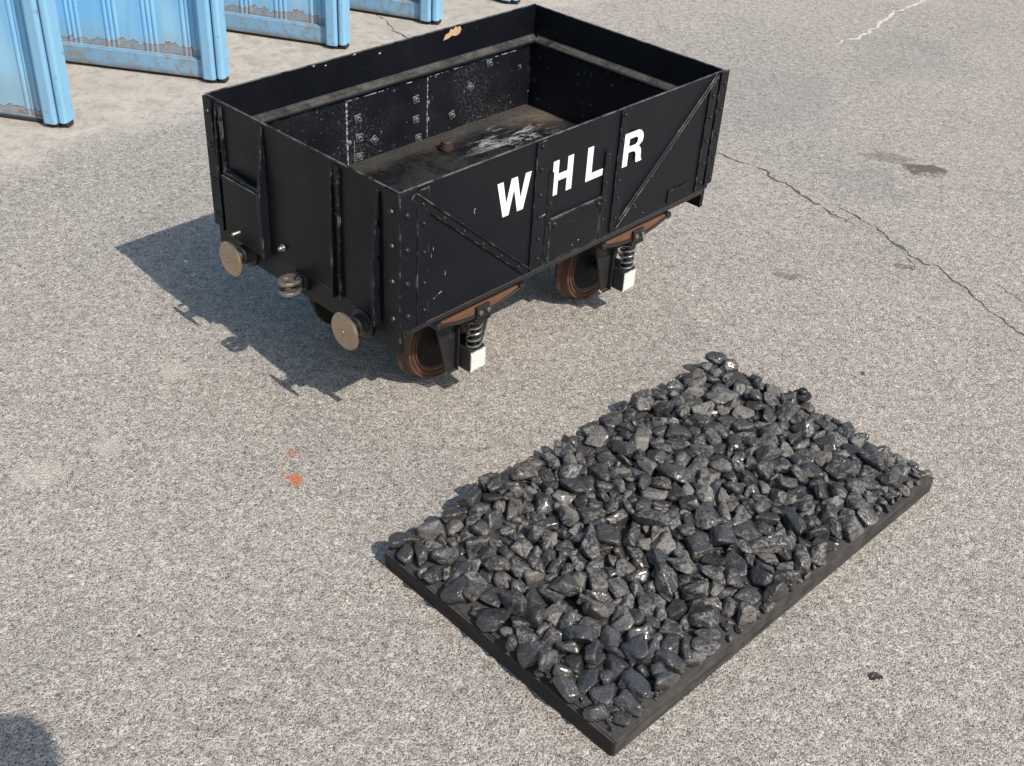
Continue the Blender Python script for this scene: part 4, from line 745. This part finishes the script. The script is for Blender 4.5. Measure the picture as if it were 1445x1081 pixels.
for r in small:
    me = ROCKS[r[0]].copy(); me.transform(lump_mat(r)); rest.from_mesh(me); bpy.data.meshes.remove(me)
taken = [(.008 + (r[2] / 1e3 - .022) * 1.018, .016 + (r[3] / 1e3 - .025) * 1.022, r[1] / 1e4) for r in rows]
for k in range(2600):                                 # middling lumps bedded into the bare gaps and along the rims
    s = R.uniform(.013, .021); edge_ = k < 1700
    x = R.uniform(.012, BL - .008); y = R.uniform(.016, BW - .004)
    if edge_:
        if k % 2: x = R.uniform(.012, .06)
        else: y = R.uniform(.010, .05)
    if .60 < x < .78 and y < .05: continue
    if any((x - a) ** 2 + (y - b_) ** 2 < (.80 * (s * .85 + c_ * .85)) ** 2 for a, b_, c_ in taken): continue
    taken.append((x, y, s)); me = ROCKS[R.randrange(NV)].copy()
    me.transform(TM @ Matrix.LocRotScale(Vector((x, y, s * .42 + .004)), Euler((R.gauss(0, .4), R.gauss(0, .4), R.uniform(0, 6.3))), Vector((s, s, s)))); rest.from_mesh(me); bpy.data.meshes.remove(me)
for k in range(900):                                  # crumbs and grit between the lumps
    vi = R.randrange(NV); s = R.uniform(.003, .0095); x = R.uniform(.012, BL - .006); y = R.uniform(.012, BW)
    if k > 700: x = R.uniform(.008, .13); y = R.uniform(.012, .17); s = R.uniform(.003, .009)
    me = ROCKS[vi].copy(); me.transform(TM @ Matrix.LocRotScale(Vector((x, y, s * .4 + .006)), Euler((R.uniform(0, 6), R.uniform(0, 6), R.uniform(0, 6))), Vector((s, s, s)))); rest.from_mesh(me); bpy.data.meshes.remove(me)
me = bpy.data.meshes.new('coal_crumbs'); rest.to_mesh(me); rest.free(); me.materials.clear(); me.materials.append(COAL)
o = bpy.data.objects.new('coal_crumbs', me); COL.objects.link(o); o['kind'] = 'stuff'
tag(o, 'small broken coal and grit filling gaps between the lumps on the board', 'coal')
# little pale and orange fragments caught among the coal
def fragment(name, label, cat, P, s, mat, seed, flat=.5, rz=0.):
    me = rock_mesh(name, seed, 3); me.transform(Matrix.Diagonal((s, s * .8, s * flat, 1))); me.materials.append(mat)
    o = bpy.data.objects.new(name, me); COL.objects.link(o); o.location = P; o.rotation_euler = (0, 0, rz)
    return tag(o, label, cat)
CREAM = plain('cream_fragment', (.55, .49, .38), .7); ORG = plain('orange_fragment', (.55, .16, .07), .7); DKRED = plain('dry_maroon_leaf', (.045, .022, .024), .55, 0, .4, 60, .3); GUM = plain('dark_gum', (.07, .055, .052), .7)
PALE = plain('pale_fragment', (.42, .44, .42), .6)
DEP = bpy.context.evaluated_depsgraph_get()
def drop(x, y):
    """height of whatever lies under a point of the board"""
    p = TM @ Vector((x, y, .3)); bpy.context.view_layer.update()
    hit = SC.ray_cast(bpy.context.evaluated_depsgraph_get(), p, Vector((0, 0, -1)))
    return hit[1] if hit[0] else TM @ Vector((x, y, 0))
for nm, lb, ct, x, y, s, mt, sd in (
    ('wood_chip', 'larger cream chip of wood lying on the coal near its far corner', 'wood chip', .839, .448, .010, CREAM, 5),
    ('wood_chip', 'smaller cream chip of wood left of the larger one on the coal', 'wood chip', .807, .447, .008, CREAM, 6),
    ('brick_crumb', 'bright orange brick crumb caught in the middle of the coal', 'brick crumb', .509, .250, .007, ORG, 7),
    ('brick_crumb', 'pale orange brick crumb further right in the coal', 'brick crumb', .556, .202, .008, plain('pale_brick', (.40, .22, .15), .7), 8),
    ('pale_pebble', 'tiny pale pebble on the dusty right-hand edge of the coal board', 'pebble', .669, .016, .005, PALE, 9),
    ('pale_pebble', 'tiny pale pebble sunk between coal lumps near the right edge', 'pebble', .556, .101, .005, PALE, 10)):
    p = drop(x, y); fragment(nm, lb, ct, p + Vector((0, 0, s * .2)), s, mt, sd)
for nm, lb, ct, x, y, s, mt, sd, fl in (
    ('pebble', 'small cream pebble on the asphalt left of the coal board', 'pebble', -.282, 1.531, .006, CREAM, 11, .7),
    ('gum_spot', 'maroon flattened gum spot on the asphalt at the lower left', 'gum spot', -.637, 1.412, .006, DKRED, 12, .12),
    ('gum_spot', 'grey flattened gum spot beside the maroon one at lower left', 'gum spot', -.599, 1.382, .006, GUM, 13, .12),
    ('gum_spot', 'grey flattened gum spot on the asphalt above the right of the coal', 'gum spot', .875, 2.418, .012, GUM, 14, .06),
    ('white_flake', 'bright white flake on the asphalt in the shadow beside the wagon', 'flake', -.916, 2.752, .006, LETTER, 15, .3)):
    fragment(nm, lb, ct, (x, y, s * fl * .3), s, mt, sd, fl, sd)
# curled dry leaf at the lower right
b = bmesh.new(); N = 12; grid = {}
for i in range(N + 1):
    for j in range(-4, 5):
        u = i / N; w_ = .0085 * math.sin(math.pi * u) ** .7 * (1 + .18 * math.sin(u * 21)); x = (u - .5) * .028
        grid[i, j] = b.verts.new((x, w_ * j / 4, .003 + .0045 * (j / 4) ** 2 * math.sin(math.pi * u) + .003 * math.sin(u * 5)))
for i in range(N):
    for j in range(-4, 4): b.faces.new((grid[i, j], grid[i + 1, j], grid[i + 1, j + 1], grid[i, j + 1]))
bmesh.ops.remove_doubles(b, verts=b.verts, dist=1e-6)
m = MB(); m._merge(b, None, True); o = m.build('dry_leaf', DKRED); md = o.modifiers.new('thickness', 'SOLIDIFY'); md.thickness = .0006
o.location = (.693, 1.428, 0); o.rotation_euler = (0, 0, .5); tag(o, 'small curled dark maroon leaf on the asphalt right of the coal board', 'leaf')

# ------------------------------------------------------------------ blue folding door leaves
def mat_blue(E0=.108, E1=.11):
    t = NT('flaking_blue_paint'); sx = t.n('ShaderNodeSeparateXYZ'); t.l(t.tc.outputs['Object'], sx.inputs[0]); z = sx.outputs[2]
    n1 = t.noise(6, 5, .6); 
    c = t.mix(n1, (.145, .39, .65), (.225, .50, .735))
    c = t.mix(t.sstep(t.noise(3, 3, .6, t.mapv((3, 3, .5))), .45, .7, 0, .6), c, (.34, .56, .68))
    c = t.mix(t.sstep(t.noise(5, 6, .7, t.mapv((5, 5, .6))), .52, .74, 0, .45), c, (.20, .31, .38))
    gr = t.sstep(t.math('ADD', z, t.math('MULTIPLY', t.noise(11, 5, .6), .10)), .13, .24, .55, 0)
    c = t.mix(gr, c, (.27, .34, .38))
    edge = t.math('ADD', E0, t.math('MULTIPLY', t.math('ADD', t.math('MULTIPLY', t.math('SUBTRACT', t.noise(9, 3, .5, t.mapv((1, 1, .3))), .5), .8), t.math('MULTIPLY', t.math('SUBTRACT', t.noise(45, 4, .7, t.mapv((1, 1, .4))), .5), .45)), E1))
    bare = t.math('MULTIPLY', t.sstep(t.math('SUBTRACT', z, edge), -.0008, .0008, 1, 0), t.sstep(z, .0, .001))
    peel = t.math('MAXIMUM', t.math('MULTIPLY', bare, 1), t.sstep(t.noise(7, 6, .7), .735, .74, 0, .7))
    bc = t.mix(t.noise(24, 6, .7), (.17, .20, .225), (.34, .355, .36))
    bc = t.mix(t.sstep(t.noise(22, 6, .75), .52, .64, 0, .75), bc, (.22, .13, .08))
    c = t.mix(peel, c, bc)
    rim = t.math('MULTIPLY', t.sstep(t.math('ABSOLUTE', t.math('SUBTRACT', z, t.math('SUBTRACT', edge, .0012))), 0, .0016, 1, 0), .75)
    c = t.mix(rim, c, (.04, .045, .05))  # dark line painted as the shadow under the lifted flakes
    rim2 = t.math('MULTIPLY', t.sstep(t.math('ABSOLUTE', t.math('SUBTRACT', z, t.math('ADD', edge, .0022))), 0, .0018, 1, 0), t.sstep(t.noise(20, 3), .5, .6))
    c = t.mix(rim2, c, (.62, .72, .76))  # pale curled paint edge, its highlight put into the colour
    c = t.mix(t.sstep(t.noise(30, 6, .75), .66, .75, 0, .5), c, (.16, .22, .27))
    h = t.math('ADD', t.math('MULTIPLY', t.math('SUBTRACT', 1.0, peel), .8), t.math('MULTIPLY', t.noise(30, 5, .7), .3))
    return t.set(c, .5, 0, t.bump(h, .6, .003), .4)
def mat_rail():
    t = NT('scuffed_blue_rail'); n1 = t.noise(12, 6, .7)
    c = t.mix(n1, (.13, .27, .40), (.24, .43, .60))
    c = t.mix(t.sstep(t.noise(34, 7, .78), .50, .58), c, t.mix(t.noise(40, 4), (.16, .17, .18), (.33, .32, .31)))
    c = t.mix(t.math('MULTIPLY', t.edge(.003), t.sstep(t.noise(30, 4), .4, .6)), c, (.42, .42, .40))
    sx = t.n('ShaderNodeSeparateXYZ'); t.l(t.tc.outputs['Object'], sx.inputs[0])
    low = t.sstep(t.math('ADD', sx.outputs[2], t.math('MULTIPLY', t.noise(20, 6, .75), .05)), .03, .065, .85, 0)
    c = t.mix(low, c, t.mix(t.noise(50, 5, .7), (.07, .055, .045), (.22, .17, .13)))
    return t.set(c, .5, .05, t.bump(t.noise(35, 5, .7), .4, .002))
def mat_stile():
    t = NT('weathered_blue_stile'); n1 = t.noise(6, 5, .65, t.mapv((1, 1, .4)))
    c = t.mix(n1, (.155, .37, .575), (.28, .51, .68))
    c = t.mix(t.sstep(t.noise(7, 6, .75, t.mapv((3, 3, .5))), .52, .72, 0, .5), c, (.22, .32, .38))
    c = t.mix(t.sstep(t.noise(24, 6, .72), .585, .66, 0, .8), c, (.20, .24, .27))
    c = t.mix(t.math('MULTIPLY', t.edge(.003), t.sstep(t.noise(30, 4), .45, .6)), c, (.33, .34, .33))
    return t.set(c, .45, 0, t.bump(t.noise(30, 5, .7), .25, .002))
BLUE, BLUE_LOW, RAIL, STILE = mat_blue(), mat_blue(.040, .07), mat_rail(), mat_stile(); RUBBER = plain('perished_rubber', (.022, .021, .020), .75, 0, .4, 60, .3)
S = [(-1.552, 3.600), (-1.148, 4.085), (-.772, 4.530), (-.436, 4.905), (-.110, 5.262)]
BACK = [(-.68, .085)] * 5
DIRX = [(-.985, .165), (-.990, .142), (-.976, .215), (-.962, .272), (-.962, .272)]
HT = 2.15; WID = .66
labels = ['nearest blue folding door leaf at far left, flaking along its bottom with no kick rail',
          'second blue folding door leaf from the left, with jagged peeling above a worn kick rail',
          'third blue folding door leaf from the left, just behind the wagon corner',
          'fourth blue folding door leaf from the left, ending above the wagon rim',
          'farthest blue folding door leaf, only its foot showing at the top edge']
for k, (sx_, sy_) in enumerate(S):
    dx, dy = DIRX[k]; rz = math.atan2(dy, dx)
    D = thing('folding_door_leaf', labels[k], 'door', (sx_, sy_, 0), rz, 'blue folding door leaves')
    z0 = .014
    m = MB().box(.050, WID, -.012, -.001, z0, HT, .001)
    for c0 in [.085 + .150 * i for i in range(4)]:
        for j in range(3):
            cx = c0 + j * .019
            m.prism(arc(cx, -.0012, .0075, 0, 180, 8, .0042), HT - z0 - .002, 0, T((0, 0, z0 + .001)))
    m.build('panel_sheet', BLUE if k else BLUE_LOW, D)
    if k:
        MB().box(.054, WID, .0, .021, .012, .078, .003, seg=2).build('kick_rail', RAIL, D)
        MB().box(.054, WID, .003, .015, .0785, .0815, .0008).build('rail_flange', RAIL, D)
    else:
        MB().box(.048, WID, .0, .006, .012, .020, .001).build('kick_rail', RAIL, D)
    m = MB(); m.prism([(.052, -.016), (.052, .030), (.049, .038), (.042, .042), (.012, .044), (.005, .041), (.002, .034), (.002, -.016)][::-1], HT - .016, .0015, T((0, 0, .016))); m.build('stile', STILE, D)
    m = MB(); m.prism([(-.002, -.022), (-.002, .026), (-.005, .033), (-.012, .036), (-.024, .034), (-.030, .026), (-.032, -.022)][::-1], HT - .020, .0015, T((0, 0, .020))); m.build('stile', STILE, D)
    m = MB().box(-.030, -.004, -.016, .022, .002, .0195, .004); m.build('rubber_foot', RUBBER, D)
    m = MB().box(.002, .046, -.012, .030, .002, .0155, .003); m.build('rubber_foot', RUBBER, D)
    m = MB().box(.054, WID, -.010, .012, .003, .0118, .002); m.build('bottom_seal', RUBBER, D)
    # the leaf folded back behind this one's front edge
    if k < 4:
        bx = S[k + 1][0] + DIRX[k + 1][0] * WID; by = S[k + 1][1] + DIRX[k + 1][1] * WID
    else: bx, by = sx_ - .20, sy_ + .62
    v = Vector((bx - sx_, by - sy_)); c_, s_ = math.cos(-rz), math.sin(-rz); lv = Vector((v.x * c_ - v.y * s_, v.x * s_ + v.y * c_)); ln = lv.length - .02
    m = MB().box(.04, ln, -.006, .006, .020, HT, .001, T((-.014, -.012, 0)) @ Matrix.Rotation(math.atan2(lv.y, lv.x), 4, 'Z'))
    m.box(.04, ln, -.010, .010, .004, .0195, .001, T((-.014, -.012, 0)) @ Matrix.Rotation(math.atan2(lv.y, lv.x), 4, 'Z')); m.build('return_leaf', BLUE, D)

# ------------------------------------------------------------------ onlooker beside the camera, whose head and raised hand throw the shadow at lower left
def skin(name, verts, edges, radii, root, mat, parent=None, levels=2):
    me = bpy.data.meshes.new(name); me.from_pydata(verts, edges, []); o = bpy.data.objects.new(name, me); COL.objects.link(o)
    md = o.modifiers.new('skin', 'SKIN'); md.use_smooth_shade = True
    for i, v in enumerate(me.skin_vertices[0].data):
        r = radii[i]; v.radius = r if isinstance(r, tuple) else (r, r); v.use_root = (i == root)
    sd = o.modifiers.new('smooth', 'SUBSURF'); sd.levels = sd.render_levels = levels
    me.materials.append(mat)
    if parent: o.parent = parent
    return o
SKIN = plain('skin', (.55, .34, .25), .5, 0, .08); CLOTH = plain('dark_blue_cloth', (.05, .07, .12), .85); HAIR = plain('dark_hair', (.03, .022, .018), .5)
PER = thing('person', 'person in dark clothes standing just outside the picture, shading its lower left corner', 'person', (.305, .075, 0), math.radians(0))
V = [(0, 0, .96), (0, .01, 1.12), (0, .0, 1.30), (0, .01, 1.44), (0, .03, 1.52), (0, .05, 1.60), (0, .06, 1.70),
     (-.10, 0, .90), (-.11, .02, .50), (-.11, -.01, .09), (-.12, .13, .04), (.10, 0, .90), (.11, .02, .50), (.11, -.01, .09), (.12, .13, .04),
     (-.18, 0, 1.42), (-.24, .02, 1.15), (-.21, .14, .95), (-.20, .19, .88),
     (.18, 0, 1.42), (.24, .02, 1.15), (.22, .12, .95), (.21, .17, .88)]
E_ = [(0, 1), (1, 2), (2, 3), (3, 4), (4, 5), (5, 6), (0, 7), (7, 8), (8, 9), (9, 10), (0, 11), (11, 12), (12, 13), (13, 14), (3, 15), (15, 16), (16, 17), (17, 18), (3, 19), (19, 20), (20, 21), (21, 22)]
RD = [(.15, .11), (.14, .10), (.16, .11), (.13, .09), .055, (.070, .085), (.072, .09), .085, .06, .042, .04, .085, .06, .042, .04, .058, .045, .033, .03, .058, .045, .033, .03]
body = skin('body', V, E_, RD, 0, SKIN, PER)
